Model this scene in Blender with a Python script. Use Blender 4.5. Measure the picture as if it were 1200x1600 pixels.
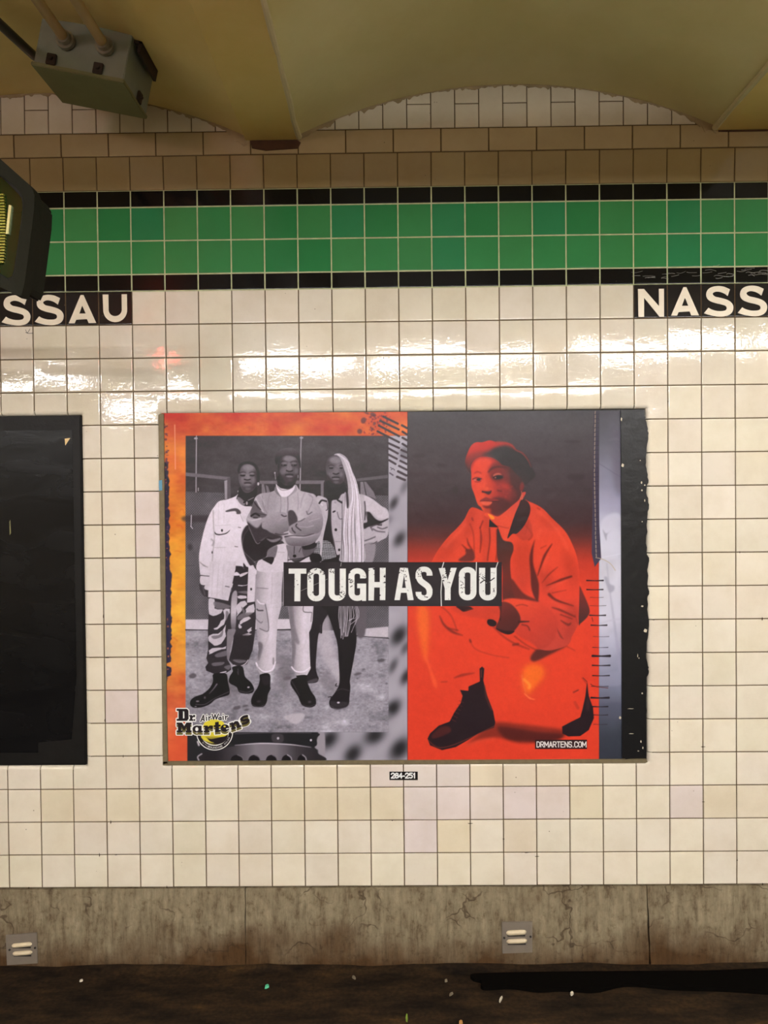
import bpy, math, random
import numpy as np
from mathutils import Vector, Matrix

for o in list(bpy.data.objects): bpy.data.objects.remove(o)
SC = bpy.context.scene
COL = SC.collection

# ---------------------------------------------------------------- camera (pose surveyed from the tile grid)
CAM = np.array([0.84078, -2.41691, 1.53140]); YAW, PITCH, ROLL = 0.00985, -0.01401, 0.01024; FOC = 1155.0
def _rot():
    cy, sy = math.cos(YAW), math.sin(YAW); cp, sp = math.cos(PITCH), math.sin(PITCH); cr, sr = math.cos(ROLL), math.sin(ROLL)
    return np.array([[cy, -sy, 0], [sy, cy, 0], [0, 0, 1]])@np.array([[1, 0, 0], [0, cp, -sp], [0, sp, cp]])@np.array([[cr, 0, sr], [0, 1, 0], [-sr, 0, cr]])
RM = _rot()
cam = bpy.data.objects.new('camera', bpy.data.cameras.new('camera')); COL.objects.link(cam)
m = Matrix.Identity(4)
for i in range(3):
    m[i][0] = RM[i, 0]; m[i][1] = RM[i, 2]; m[i][2] = -RM[i, 1]; m[i][3] = CAM[i]
cam.matrix_world = m
cam.data.sensor_fit = 'VERTICAL'; cam.data.sensor_height = 36; cam.data.lens = FOC/1600*36; cam.data.clip_start = .02
SC.camera = cam

# ---------------------------------------------------------------- world, exposure
SC.view_settings.view_transform = 'Standard'; SC.view_settings.look = 'None'; SC.view_settings.gamma = 1
SC.view_settings.exposure = 2.99; SC.view_settings.use_curve_mapping = False
wd = bpy.data.worlds.new('world'); SC.world = wd; wd.use_nodes = True
wd.node_tree.nodes['Background'].inputs[0].default_value = (1, .85, .65, 1); wd.node_tree.nodes['Background'].inputs[1].default_value = .03
LAMP_A = 14.5      # near row of tubes over the platform
LAMP_B = 15.0       # far row of tubes
LAMP_COL = (1.0, .98, .975)

# ---------------------------------------------------------------- helpers
PT = .109; Z0 = .265                      # tile pitch, height of the lowest tile edge above the floor
def wall_pt(px, py, Y=0.0):
    """point of the plane y = Y seen at a photograph coordinate"""
    px = np.asarray(px, float); py = np.asarray(py, float)
    d = np.stack([(px-600)/FOC, np.ones_like(px), (800-py)/FOC], -1)@RM.T
    t = (Y-CAM[1])/d[..., 1]
    return CAM+d*t[..., None]
def WX(px, py, Y=0.0): return float(wall_pt(px, py, Y)[0])
def WZ(px, py, Y=0.0): return float(wall_pt(px, py, Y)[2])
def lin(c):
    c = np.asarray(c, float)/255
    return np.where(c <= .04045, c/12.92, ((c+.055)/1.055)**2.4)
def rgb(*c): return tuple(lin(c))+(1,)

def link(name, me, mat=None, parent=None):
    o = bpy.data.objects.new(name, me); COL.objects.link(o)
    if mat: me.materials.append(mat)
    if parent: o.parent = parent
    return o
def tag(o, label=None, cat=None, group=None, kind=None):
    if label: o['label'] = label
    if cat: o['category'] = cat
    if group: o['group'] = group
    if kind: o['kind'] = kind
    return o
def empty(name, loc, label, cat, group=None):
    o = bpy.data.objects.new(name, None); COL.objects.link(o); o.location = loc; o.empty_display_size = .05
    return tag(o, label, cat, group)
def child_at(o, parent):
    o.parent = parent; o.matrix_parent_inverse = Matrix.Translation(-Vector(parent.location))
    return o

class MB:
    def __init__(s): s.v = []; s.f = []
    def add(s, v, f):
        n = len(s.v); s.v += [tuple(p) for p in v]; s.f += [tuple(i+n for i in q) for q in f]
    def box(s, a, b, M=None):
        x0, y0, z0 = a; x1, y1, z1 = b
        v = [(x0, y0, z0), (x1, y0, z0), (x1, y1, z0), (x0, y1, z0), (x0, y0, z1), (x1, y0, z1), (x1, y1, z1), (x0, y1, z1)]
        if M: v = [M@Vector(p) for p in v]
        s.add(v, [(0, 3, 2, 1), (4, 5, 6, 7), (0, 1, 5, 4), (1, 2, 6, 5), (2, 3, 7, 6), (3, 0, 4, 7)])
    def tube(s, path, r, n=16, cap=True):
        P = [Vector(p) for p in path]; rs = r if isinstance(r, (list, tuple)) else [r]*len(P)
        v = []; up = None
        for i, p in enumerate(P):
            d = (P[min(i+1, len(P)-1)]-P[max(i-1, 0)]).normalized()
            if up is None: up = Vector((0, 0, 1)) if abs(d.z) < .9 else Vector((1, 0, 0))
            a = d.cross(up).normalized(); up = a.cross(d).normalized()
            v += [p+(a*math.cos(2*math.pi*k/n)+up*math.sin(2*math.pi*k/n))*rs[i] for k in range(n)]
        f = [(i*n+k, i*n+(k+1) % n, (i+1)*n+(k+1) % n, (i+1)*n+k) for i in range(len(P)-1) for k in range(n)]
        if cap: f += [tuple(range(n))[::-1], tuple((len(P)-1)*n+k for k in range(n))]
        s.add(v, f)
    def prism(s, pts, y0, y1):
        """outline in the x-z plane between two depths"""
        n = len(pts); v = [(x, y0, z) for x, z in pts]+[(x, y1, z) for x, z in pts]
        s.add(v, [tuple(range(n)), tuple(range(2*n-1, n-1, -1))]+[(i, n+i, n+(i+1) % n, (i+1) % n) for i in range(n)])
    def mesh(s, name, smooth=False, bevel=0):
        me = bpy.data.meshes.new(name); me.from_pydata(s.v, [], s.f); me.update()
        import bmesh
        bm = bmesh.new(); bm.from_mesh(me); bmesh.ops.recalc_face_normals(bm, faces=bm.faces)
        if bevel: bmesh.ops.bevel(bm, geom=[e for e in bm.edges if len(e.link_faces) == 2 and e.calc_face_angle(0) > .5], offset=bevel, segments=2, affect='EDGES', clamp_overlap=True)
        bm.to_mesh(me); bm.free()
        if smooth:
            me.polygons.foreach_set('use_smooth', [True]*len(me.polygons))
            try: me.set_sharp_from_angle(angle=math.radians(35))
            except Exception: pass
        return me
    def obj(s, name, mat, parent=None, smooth=False, bevel=0):
        o = link(name, s.mesh(name, smooth, bevel), mat)
        if parent: child_at(o, parent)
        return o

# ---------------------------------------------------------------- materials
def new_mat(name):
    m = bpy.data.materials.new(name); m.use_nodes = True; nt = m.node_tree
    return m, nt, nt.nodes['Principled BSDF'], nt.nodes.new, nt.links.new
def simple(name, col, rough=.5, metal=0, var=.12, scale=30, bump=.0, bscale=60, spec=.5):
    m, nt, b, N, L = new_mat(name)
    tc = N('ShaderNodeTexCoord'); nz = N('ShaderNodeTexNoise'); nz.inputs['Scale'].default_value = scale; nz.inputs['Detail'].default_value = 6
    L(tc.outputs['Object'], nz.inputs['Vector'])
    mx = N('ShaderNodeMix'); mx.data_type = 'RGBA'; mx.blend_type = 'MIX'
    c = np.array(col[:3])
    mx.inputs['A'].default_value = tuple(c*(1-var))+(1,); mx.inputs['B'].default_value = tuple(np.minimum(c*(1+var), 1))+(1,)
    L(nz.outputs['Fac'], mx.inputs['Factor']); L(mx.outputs['Result'], b.inputs['Base Color'])
    b.inputs['Roughness'].default_value = rough; b.inputs['Metallic'].default_value = metal; b.inputs['Specular IOR Level'].default_value = spec
    if bump:
        n2 = N('ShaderNodeTexNoise'); n2.inputs['Scale'].default_value = bscale; n2.inputs['Detail'].default_value = 5; L(tc.outputs['Object'], n2.inputs['Vector'])
        bp = N('ShaderNodeBump'); bp.inputs['Strength'].default_value = bump; bp.inputs['Distance'].default_value = .002; L(n2.outputs['Fac'], bp.inputs['Height']); L(bp.outputs['Normal'], b.inputs['Normal'])
    return m
def ramp(N, stops):
    r = N('ShaderNodeValToRGB'); e = r.color_ramp.elements
    while len(e) < len(stops): e.new(.5)
    for i, (p, c) in enumerate(stops): e[i].position = p; e[i].color = c if len(c) == 4 else tuple(c)+(1,)
    return r
def glaze(name, rough=.1, dirt=.5, wave=.25, spec=.5):
    m, nt, b, N, L = new_mat(name); b.inputs['Specular IOR Level'].default_value = spec
    tc = N('ShaderNodeTexCoord'); at = N('ShaderNodeAttribute'); at.attribute_name = 'tint'
    n1 = N('ShaderNodeTexNoise'); n1.inputs['Scale'].default_value = 7; n1.inputs['Detail'].default_value = 8; n1.inputs['Roughness'].default_value = .65; L(tc.outputs['Object'], n1.inputs['Vector'])
    r1 = ramp(N, [(.42, (1, 1, 1)), (.75, (1-.28*dirt, 1-.34*dirt, 1-.45*dirt))]); L(n1.outputs['Fac'], r1.inputs['Fac'])
    mu = N('ShaderNodeMix'); mu.data_type = 'RGBA'; mu.blend_type = 'MULTIPLY'; mu.inputs['Factor'].default_value = 1
    L(at.outputs['Color'], mu.inputs['A']); L(r1.outputs['Color'], mu.inputs['B'])
    # specks of dirt and tiny chips
    vo = N('ShaderNodeTexVoronoi'); vo.inputs['Scale'].default_value = 24; L(tc.outputs['Object'], vo.inputs['Vector'])
    r2 = ramp(N, [(.03, (1, 1, 1)), (.055, (0, 0, 0))]); L(vo.outputs['Distance'], r2.inputs['Fac'])
    n3 = N('ShaderNodeTexNoise'); n3.inputs['Scale'].default_value = 2.6; L(tc.outputs['Object'], n3.inputs['Vector'])
    r3 = ramp(N, [(.52, (0, 0, 0)), (.62, (1, 1, 1))]); L(n3.outputs['Fac'], r3.inputs['Fac'])
    mm = N('ShaderNodeMath'); mm.operation = 'MULTIPLY'; L(r2.outputs['Color'], mm.inputs[0]); L(r3.outputs['Color'], mm.inputs[1])
    m2 = N('ShaderNodeMix'); m2.data_type = 'RGBA'; L(mm.outputs[0], m2.inputs['Factor']); L(mu.outputs['Result'], m2.inputs['A']); m2.inputs['B'].default_value = (.12, .09, .05, 1)
    L(m2.outputs['Result'], b.inputs['Base Color'])
    b.inputs['Roughness'].default_value = rough
    n4 = N('ShaderNodeTexNoise'); n4.inputs['Scale'].default_value = 55; n4.inputs['Detail'].default_value = 2; L(tc.outputs['Object'], n4.inputs['Vector'])
    n5 = N('ShaderNodeTexNoise'); n5.inputs['Scale'].default_value = 160; n5.inputs['Detail'].default_value = 2; L(tc.outputs['Object'], n5.inputs['Vector'])
    ad = N('ShaderNodeMath'); ad.operation = 'MULTIPLY_ADD'; ad.inputs[1].default_value = .35; L(n5.outputs['Fac'], ad.inputs[0]); L(n4.outputs['Fac'], ad.inputs[2])
    bp = N('ShaderNodeBump'); bp.inputs['Strength'].default_value = wave; bp.inputs['Distance'].default_value = .0006; L(ad.outputs[0], bp.inputs['Height']); L(bp.outputs['Normal'], b.inputs['Normal'])
    return m
def printed(name, rough=.38, k=(.84, .92, 1.04), bump=.25):
    m, nt, b, N, L = new_mat(name)
    at = N('ShaderNodeAttribute'); at.attribute_name = 'ink'
    sc = N('ShaderNodeMix'); sc.data_type = 'RGBA'; sc.blend_type = 'MULTIPLY'; sc.inputs['Factor'].default_value = 1; sc.inputs['B'].default_value = (k[0], k[1], k[2], 1)
    L(at.outputs['Color'], sc.inputs['A']); L(sc.outputs['Result'], b.inputs['Base Color'])
    b.inputs['Roughness'].default_value = rough; b.inputs['Specular IOR Level'].default_value = .22
    tc = N('ShaderNodeTexCoord'); n = N('ShaderNodeTexNoise'); n.inputs['Scale'].default_value = 14; n.inputs['Detail'].default_value = 4; n.inputs['Distortion'].default_value = 1.2; L(tc.outputs['Object'], n.inputs['Vector'])
    bp = N('ShaderNodeBump'); bp.inputs['Strength'].default_value = bump; bp.inputs['Distance'].default_value = .004; L(n.outputs['Fac'], bp.inputs['Height']); L(bp.outputs['Normal'], b.inputs['Normal'])
    return m
def emit(name, col, s):
    m, nt, b, N, L = new_mat(name)
    b.inputs['Base Color'].default_value = (.8, .8, .8, 1); b.inputs['Emission Color'].default_value = tuple(col)+(1,); b.inputs['Emission Strength'].default_value = s
    return m

# ---------------------------------------------------------------- printed artwork (numpy painter)
def smooth_path(pts, closed=True, n=6):
    P = np.array(pts, float)
    N = len(P)
    if N < 3: return P
    out = []
    rng_ = range(N) if closed else range(N-1)
    for i in rng_:
        if closed:
            p0, p1, p2, p3 = P[(i-1) % N], P[i], P[(i+1) % N], P[(i+2) % N]
        else:
            p0, p1, p2, p3 = P[max(i-1, 0)], P[i], P[i+1], P[min(i+2, N-1)]
        if np.allclose(p1, p2): continue
        for k in range(n):
            t = k/n
            out.append(0.5*((2*p1)+(-p0+p2)*t+(2*p0-5*p1+4*p2-p3)*t*t+(-p0+3*p1-3*p2+p3)*t**3))
    if not closed: out.append(P[-1])
    return np.array(out)

def blur2(a, s):
    if s < 0.25: return a
    r = max(1, int(3*s)); k = np.exp(-0.5*(np.arange(-r, r+1)/s)**2); k /= k.sum()
    p = np.pad(a, ((r, r), (0, 0)), mode='edge'); o = np.zeros_like(a)
    for i, w in enumerate(k): o += w*p[i:i+a.shape[0]]
    p = np.pad(o, ((0, 0), (r, r)), mode='edge'); q = np.zeros_like(a)
    for i, w in enumerate(k): q += w*p[:, i:i+a.shape[1]]
    return q

def value_noise(h, w, cell, seed, octaves=4, aspect=1.0):
    r = np.random.RandomState(seed); out = np.zeros((h, w)); amp = 1; tot = 0
    for o in range(octaves):
        cx = max(cell*aspect, 1.0); cy = max(cell, 1.0)
        g = r.rand(int(h/cy)+3, int(w/cx)+3)
        y = np.arange(h)/cy; x = np.arange(w)/cx
        yi = y.astype(int); xi = x.astype(int); fy = (y-yi); fx = (x-xi)
        fy = (fy*fy*(3-2*fy))[:, None]; fx = (fx*fx*(3-2*fx))[None, :]
        a = g[yi][:, xi]; b = g[yi][:, xi+1]; c = g[yi+1][:, xi]; d = g[yi+1][:, xi+1]
        out += amp*((a*(1-fx)+b*fx)*(1-fy)+(c*(1-fx)+d*fx)*fy); tot += amp
        amp *= .55; cell /= 2
    return out/tot

class Canvas:
    def __init__(s, x0, y0, x1, y1, S):
        s.x0, s.y0, s.x1, s.y1, s.S = x0, y0, x1, y1, S
        s.w = int(round((x1-x0)*S)); s.h = int(round((y1-y0)*S))
        s.img = np.zeros((s.h, s.w, 3)); s.fr = (0, 0, 1)
    def F(s, ox, oy, sc): s.fr = (ox, oy, sc)
    def T(s, pts):
        ox, oy, sc = s.fr; P = np.array(pts, float)/sc
        return (P+[ox, oy]-[s.x0, s.y0])*s.S
    def mask_poly(s, pts, smooth=True, blur=0, holes=None):
        loops = [s.T(smooth_path(pts) if smooth else pts)]
        for hp in (holes or []): loops.append(s.T(smooth_path(hp) if smooth else hp))
        P = np.concatenate(loops)
        pad = 3+3*blur*s.S
        ax = int(max(0, P[:, 0].min()-pad)); bx = int(min(s.w, P[:, 0].max()+pad+1))
        ay = int(max(0, P[:, 1].min()-pad)); by = int(min(s.h, P[:, 1].max()+pad+1))
        if bx <= ax or by <= ay: return None
        W = bx-ax; H = by-ay; SS = 4
        acc = np.zeros((H, W))
        ys = ay+(np.arange(H*SS)+.5)/SS
        cov = np.zeros((H*SS, W+2))
        for L in loops:
            A = L; B = np.roll(L, -1, 0)
            for (xa, ya), (xb, yb) in zip(A, B):
                if ya == yb: continue
                lo, hi = (ya, yb) if ya < yb else (yb, ya)
                i0 = np.searchsorted(ys, lo, 'left'); i1 = np.searchsorted(ys, hi, 'left')
                if i1 <= i0: continue
                yy = ys[i0:i1]; xx = np.clip(xa+(xb-xa)*(yy-ya)/(yb-ya)-ax, 0, W)
                sg = 1 if yb > ya else -1
                xi = xx.astype(int); f = xx-xi
                idx = np.arange(i0, i1)
                np.add.at(cov, (idx, xi), sg*(1-f)); np.add.at(cov, (idx, xi+1), sg*f)
        c = np.abs(np.cumsum(cov, 1)[:, :W])
        if holes: c = np.where(c > 1, np.clip(2-c, 0, 1), c)
        acc = np.clip(c, 0, 1).reshape(H, SS, W).mean(1)
        if blur: acc = blur2(acc, blur*s.S)
        return (ax, ay, bx, by, acc)
    def mask_stroke(s, pts, width, smooth=True, closed=False, blur=0, cap='round'):
        q = smooth_path(pts, closed) if smooth and len(pts) > 2 else np.array(pts, float)
        if closed: q = np.vstack([q, q[:1]])
        P = s.T(q); sc = s.S/s.fr[2]
        wd = np.atleast_1d(np.array(width, float))*sc/2
        wd = np.interp(np.linspace(0, 1, len(P)), np.linspace(0, 1, len(wd)), wd) if len(wd) > 1 else np.full(len(P), wd[0])
        pad = wd.max()+2+3*blur*s.S
        ax = int(max(0, P[:, 0].min()-pad)); bx = int(min(s.w, P[:, 0].max()+pad+1))
        ay = int(max(0, P[:, 1].min()-pad)); by = int(min(s.h, P[:, 1].max()+pad+1))
        if bx <= ax or by <= ay: return None
        X, Y = np.meshgrid(np.arange(ax, bx)+.5, np.arange(ay, by)+.5)
        D = np.full(X.shape, -1e9)
        for i in range(len(P)-1):
            a, b = P[i], P[i+1]; d = b-a; l2 = d@d
            if l2 < 1e-12: continue
            t = np.clip(((X-a[0])*d[0]+(Y-a[1])*d[1])/l2, 0, 1)
            dist = np.hypot(X-a[0]-t*d[0], Y-a[1]-t*d[1])
            D = np.maximum(D, wd[i]+(wd[i+1]-wd[i])*t-dist)
        m = np.clip(D+.5, 0, 1)
        if blur: m = blur2(m, blur*s.S)
        return (ax, ay, bx, by, m)
    def full(s, m):
        o = np.zeros((s.h, s.w))
        if m is not None: o[m[1]:m[3], m[0]:m[2]] = m[4]
        return o
    def put(s, m, col, alpha=1, clip=None):
        if m is None: return
        ax, ay, bx, by, a = m
        a = a*alpha
        if clip is not None: a = a*clip[ay:by, ax:bx]
        if isinstance(col, np.ndarray) and col.ndim == 3: c = col[ay:by, ax:bx]
        elif isinstance(col, dict):                       # linear print gradient
            p, q = s.T([col['p'], col['q']]); d = q-p
            X, Y = np.meshgrid(np.arange(ax, bx)+.5, np.arange(ay, by)+.5)
            t = np.clip(((X-p[0])*d[0]+(Y-p[1])*d[1])/(d@d), 0, 1)
            st = np.array(col['c'], float); n = len(st)
            pos = col.get('t', np.linspace(0, 1, n))
            c = np.stack([np.interp(t, pos, st[:, k]) for k in range(3)], -1)
        else: c = np.array(col, float)
        v = s.img[ay:by, ax:bx]
        s.img[ay:by, ax:bx] = v*(1-a[..., None])+c*a[..., None]
    def P(s, pts, col, blur=0, alpha=1, smooth=True, clip=None, holes=None):
        m = s.mask_poly(pts, smooth, blur, holes); s.put(m, col, alpha, clip); return m
    def L(s, pts, width, col, blur=0, alpha=1, smooth=True, clip=None, closed=False):
        m = s.mask_stroke(pts, width, smooth, closed, blur); s.put(m, col, alpha, clip); return m
    def E(s, cx, cy, rx, ry, col, blur=0, alpha=1, rot=0, clip=None):
        t = np.linspace(0, 2*math.pi, 24, endpoint=False); c, n = math.cos(rot), math.sin(rot)
        pts = [(cx+rx*math.cos(a)*c-ry*math.sin(a)*n, cy+rx*math.cos(a)*n+ry*math.sin(a)*c) for a in t]
        return s.P(pts, col, blur, alpha, False, clip)

def g(v): return (min(255, v*1.02+2), v*.96-1, v*.975+1)

def paint_group(c):
    """black and white print of three people standing before a fence"""
    S = c.S
    W, H = c.w, c.h
    Y = (np.arange(H)/S+c.y0)[:, None]
    # backdrop of dark trees
    n1 = value_noise(H, W, 60*S, 3, 5, 1.6); n2 = value_noise(H, W, 9*S, 4, 3, 2.2)
    v = 76+(n1-.5)*30+(n2-.5)*12+np.clip((740-Y)/60, 0, 1)*8-np.clip((Y-740)/90, 0, 1)*14
    c.F(0, 0, 1)
    bg = np.stack([v*1.0+2, v*.955, v*.965+1], -1)
    c.put(c.mask_poly([(290, 681), (607, 681), (607, 1144), (290, 1144)], False), bg)
    # ---- fence mesh, lattice drawn as crossed wires
    X_, Y_ = np.meshgrid(np.arange(W)/S+c.x0, np.arange(H)/S+c.y0)
    lat = np.maximum(np.abs(((X_+Y_*.9) % 3.6)-1.8), np.abs(((X_-Y_*.9) % 3.6)-1.8))/1.8
    lat = np.clip((lat-.62)*2.6, 0, 1)
    nz = value_noise(H, W, 30*S, 9, 3)
    fv = 78+(nz-.5)*34+lat*46
    fcol = np.stack([fv*1.0+2, fv*.955, fv*.975+1], -1)
    for q in ([(290, 768), (352, 770), (352, 970), (290, 970)], [(583, 774), (607, 774), (607, 985), (583, 985)],
              [(352, 790), (400, 790), (400, 970), (352, 970)], [(430, 940), (470, 940), (470, 972), (430, 972)], [(540, 860), (607, 860), (607, 990), (540, 990)]):
        c.P(q, fcol, smooth=False, blur=.5)
    c.P([(290, 806), (345, 806), (345, 815), (290, 815)], g(62), blur=1.5, alpha=.7)
    c.E(297, 855, 4, 5, g(60), blur=1.5, alpha=.7)
    c.L([(299, 805), (298.5, 823)], 1.4, g(170)); c.L([(298, 822), (301, 826)], 1.2, g(190))
    c.L([(304, 884), (290, 884)], 1, g(60), alpha=.5)
    # posts, rails, signs
    c.F(300, 710, 8)
    c.L([(55, -230), (50, 470)], 14, g(150)); c.L([(78, 420), (78, 455)], 10, g(165))
    c.P([(-80, 225), (-80, 270), (430, 318), (480, 285)], g(112), smooth=False, blur=.3)
    c.P([(440, 290), (480, 290), (485, 560), (440, 560)], g(95), smooth=False, blur=.3)
    c.P([(403, 330), (440, 320), (440, 560), (412, 560)], g(150), smooth=False, blur=.3)
    c.F(370, 690, 8)
    c.L([(806, -60), (800, 120), (795, 400), (788, 620)], 13, g(155))
    c.F(0, 0, 1); c.E(306, 685, 3, 1.6, g(160)); c.E(471, 684, 3, 1.6, g(150))
    c.F(370, 690, 8)
    c.P([(270, 490), (1100, 485), (1080, 530), (270, 530)], g(112), smooth=False, blur=.3)
    c.P([(1050, 500), (1085, 500), (1085, 720), (1050, 720)], g(118), smooth=False, blur=.3)
    c.P([(310, 530), (340, 530), (370, 680), (310, 680)], g(120), smooth=False, blur=.3)
    c.P([(360, 540), (390, 560), (430, 680), (380, 680)], g(115), smooth=False, blur=.3)
    c.F(550, 640, 10)
    c.P([(60, 1080), (560, 1020), (560, 1070), (80, 1120)], g(98), smooth=False, blur=.3)
    c.P([(130, 1130), (175, 1130), (215, 1345), (130, 1345)], g(125), smooth=False, blur=.3)
    c.P([(185, 1125), (220, 1130), (340, 1290), (380, 1400), (230, 1345)], g(118), smooth=False, blur=.3)
    # low wall and ground
    c.F(0, 0, 1)
    c.P([(290, 968), (470, 967), (470, 984), (290, 984)], g(196), smooth=False, blur=.4)
    c.L([(290, 984), (380, 985), (470, 983)], 1.6, g(45))
    c.P([(556, 990), (572, 982), (607, 979), (607, 996), (556, 994)], g(185), smooth=False, blur=.5)
    c.L([(548, 992), (580, 996), (607, 998)], 1.8, g(50))
    gn = value_noise(H, W, 16*S, 21, 5, 1.8); gn2 = value_noise(H, W, 2.6*S, 22, 2, 1.4); gn3 = value_noise(H, W, 50*S, 23, 3)
    gv = 148+(gn-.5)*46+(gn2-.5)*34+(gn3-.5)*30+np.clip((gn-.66)*6, 0, 1)*24-np.clip((.36-gn)*9, 0, 1)*16
    gcol = np.stack([gv*1.01+1, gv*.955, gv*.985+1], -1)
    c.P([(290, 985), (548, 985), (556, 994), (607, 998), (607, 1144), (290, 1144)], gcol, smooth=False)
    r = np.random.RandomState(5)
    for i in range(60):
        x, y = r.uniform(292, 605), r.uniform(1000, 1140)
        c.E(x, y, r.uniform(.4, 2.4), r.uniform(.3, .9), g(r.choice([70, 90, 180, 185])), blur=.4, alpha=.6)
    for x, y, a, b in ((301, 1056, 6, 4), (596, 1032, 6, 2.4), (559, 1053, 6, 2), (604, 1068, 2, 1.5), (370, 1106, 6, 3), (383, 1103, 5, 1.5), (385, 1109, 4, 1.5), (568, 1046, 3, 1.3), (448, 1060, 6, 3), (440, 1044, 5, 1)):
        c.E(x, y, a, b, g(75), blur=.8, alpha=.75, rot=-.2)
    c.P([(444, 1119), (470, 1114), (476, 1120), (463, 1131), (450, 1126)], g(176), blur=.8)
    c.P([(498, 980), (514, 960), (520, 1000), (540, 1080), (500, 1020)], g(178), blur=3, alpha=.8)
    c.P([(330, 1062), (372, 1060), (372, 1090), (345, 1085)], g(120), blur=3, alpha=.5)
    c.P([(430, 1030), (455, 1030), (452, 1075), (440, 1080)], g(112), blur=4, alpha=.6)
    c.P([(510, 1050), (525, 1070), (518, 1080), (500, 1066)], g(118), blur=2, alpha=.6)

    # ================= person on the right: braids, light jacket
    c.F(390, 880, 6.667)
    c.P([(655, 440), (850, 440), (765, 620), (755, 730), (720, 735), (700, 900), (690, 1080), (705, 1160), (720, 1200), (700, 1240), (640, 1250), (600, 1240), (590, 1150), (630, 1100), (625, 900), (620, 700), (640, 600)], g(42), blur=.2)
    c.P([(770, 440), (1120, 430), (1115, 700), (1110, 850), (1070, 1080), (1045, 1220), (1050, 1290), (1040, 1400), (1035, 1460), (1000, 1500), (930, 1520), (850, 1505), (828, 1450), (850, 1400), (900, 1330), (935, 1240), (930, 1060), (915, 850), (880, 720), (840, 600), (800, 500)], g(36), blur=.2)
    c.P([(1110, 450), (1210, 450), (1200, 745), (1115, 745)], g(95), blur=1)
    c.P([(590, 1240), (640, 1215), (700, 1200), (710, 1225), (640, 1250)], g(95), blur=.3, alpha=.6)
    c.P([(840, 1440), (900, 1440), (1020, 1450), (1000, 1490), (930, 1500), (860, 1490)], g(52), blur=.4)
    c.E(925, 1452, 14, 9, g(215), blur=.3); c.L([(835, 1480), (900, 1512), (1000, 1500), (1035, 1465)], 8, g(80), blur=.3)
    c.L([(900, 1330), (960, 1310), (1045, 1330)], 10, g(75), blur=.5, alpha=.6)
    c.L([(740, 640), (735, 735)], 8, g(80), blur=.4, alpha=.5)
    for p in ([(905, 1255), (895, 1275), (915, 1280)], [(820, 1395), (850, 1390), (845, 1410)]): c.L(p, 10, g(50), blur=.2)
    c.F(470, 700, 8)
    c.P([(60, 1300), (500, 1300), (520, 1420), (60, 1420)], g(42), blur=.3)                     # skirt waist
    skin = g(58)
    # neck + head
    c.P([(318, 420), (540, 420), (550, 600), (470, 640), (380, 660), (310, 610)], g(58), blur=.5)
    head = c.P([(330, 150), (370, 105), (440, 88), (500, 110), (540, 200), (550, 300), (540, 400), (500, 445), (430, 450), (370, 420), (330, 350), (312, 250)], {'p': (330, 200), 'q': (545, 330), 'c': [g(84), g(110), g(88)]}, blur=.3)
    hm = c.full(head)
    c.E(430, 150, 75, 42, g(136), blur=1.2, alpha=.8, clip=hm)
    c.E(470, 225, 22, 30, g(130), blur=.8, alpha=.5, clip=hm)
    c.E(380, 330, 34, 26, g(112), blur=1, alpha=.6, clip=hm)
    c.E(505, 330, 20, 30, g(125), blur=1, alpha=.6, clip=hm)
    c.P([(330, 330), (380, 400), (430, 445), (360, 450), (310, 360)], g(58), blur=1, alpha=.8, clip=hm)
    for x, w in ((380, 38), (505, 28)):
        c.L([(x-w, 228), (x, 212), (x+w, 222)], 9, g(52), blur=.5, alpha=.6, clip=hm)
        c.E(x, 250, w*.72, 11, g(40), blur=.4, clip=hm); c.E(x, 235, w*.6, 6, g(122), blur=.4, alpha=.8, clip=hm)
    c.P([(430, 260), (460, 260), (480, 310), (440, 325), (405, 312)], g(118), blur=.6, alpha=.7, clip=hm)
    c.L([(405, 318), (440, 328), (475, 315)], 13, g(45), blur=.4, clip=hm)
    c.P([(330, 350), (390, 380), (440, 400), (520, 380), (530, 440), (430, 460), (360, 430)], g(62), blur=2, alpha=.6, clip=hm); c.E(436, 368, 52, 13, g(66), blur=.5, clip=hm)
    c.L([(393, 373), (440, 374), (485, 373)], 5, g(42), blur=.3, alpha=.8, clip=hm)
    c.E(437, 385, 42, 10, g(122), blur=.5, clip=hm)
    c.E(440, 428, 38, 12, g(110), blur=.8, alpha=.7, clip=hm)
    # dark top and plaid skirt
    c.P([(320, 620), (480, 610), (520, 900), (500, 1330), (300, 1300), (270, 1180), (330, 860)], g(50), blur=.2)
    pl = c.mask_poly([(190, 1180), (360, 1170), (440, 1330), (420, 1370), (290, 1400), (240, 1420), (160, 1330)])
    ck = 118+42*np.sign(np.sin(X_*2.3+Y_*.3))*.5+42*np.sign(np.sin(Y_*2.3))*.5
    c.put(pl, np.stack([ck, ck*.96, ck*.975], -1))
    # jacket left panel
    c.P([(190, 630), (300, 620), (340, 680), (335, 860), (305, 1000), (275, 1160), (250, 1420), (235, 1420), (240, 1180), (180, 1180), (255, 1000)], g(176), blur=.25)
    c.L([(232, 690), (262, 655), (315, 665)], 22, g(48), blur=.3); c.L([(255, 700), (270, 715)], 14, g(200), blur=.3)
    c.L([(325, 660), (335, 760), (315, 780)], 9, g(60), blur=.3)
    # jacket right: shoulder, arm akimbo
    jac = c.P([(530, 570), (470, 640), (390, 660), (380, 760), (385, 1000), (420, 1180), (450, 1330), (495, 1330), (500, 1420), (790, 1420), (790, 1215), (900, 1200), (1010, 1150), (1090, 1080), (1095, 800), (1000, 720), (900, 640), (800, 590), (720, 575)], g(172), blur=.25)
    jm = c.full(jac)
    c.P([(790, 1215), (930, 1195), (900, 1420), (790, 1420)], g(138), blur=.6)
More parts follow.
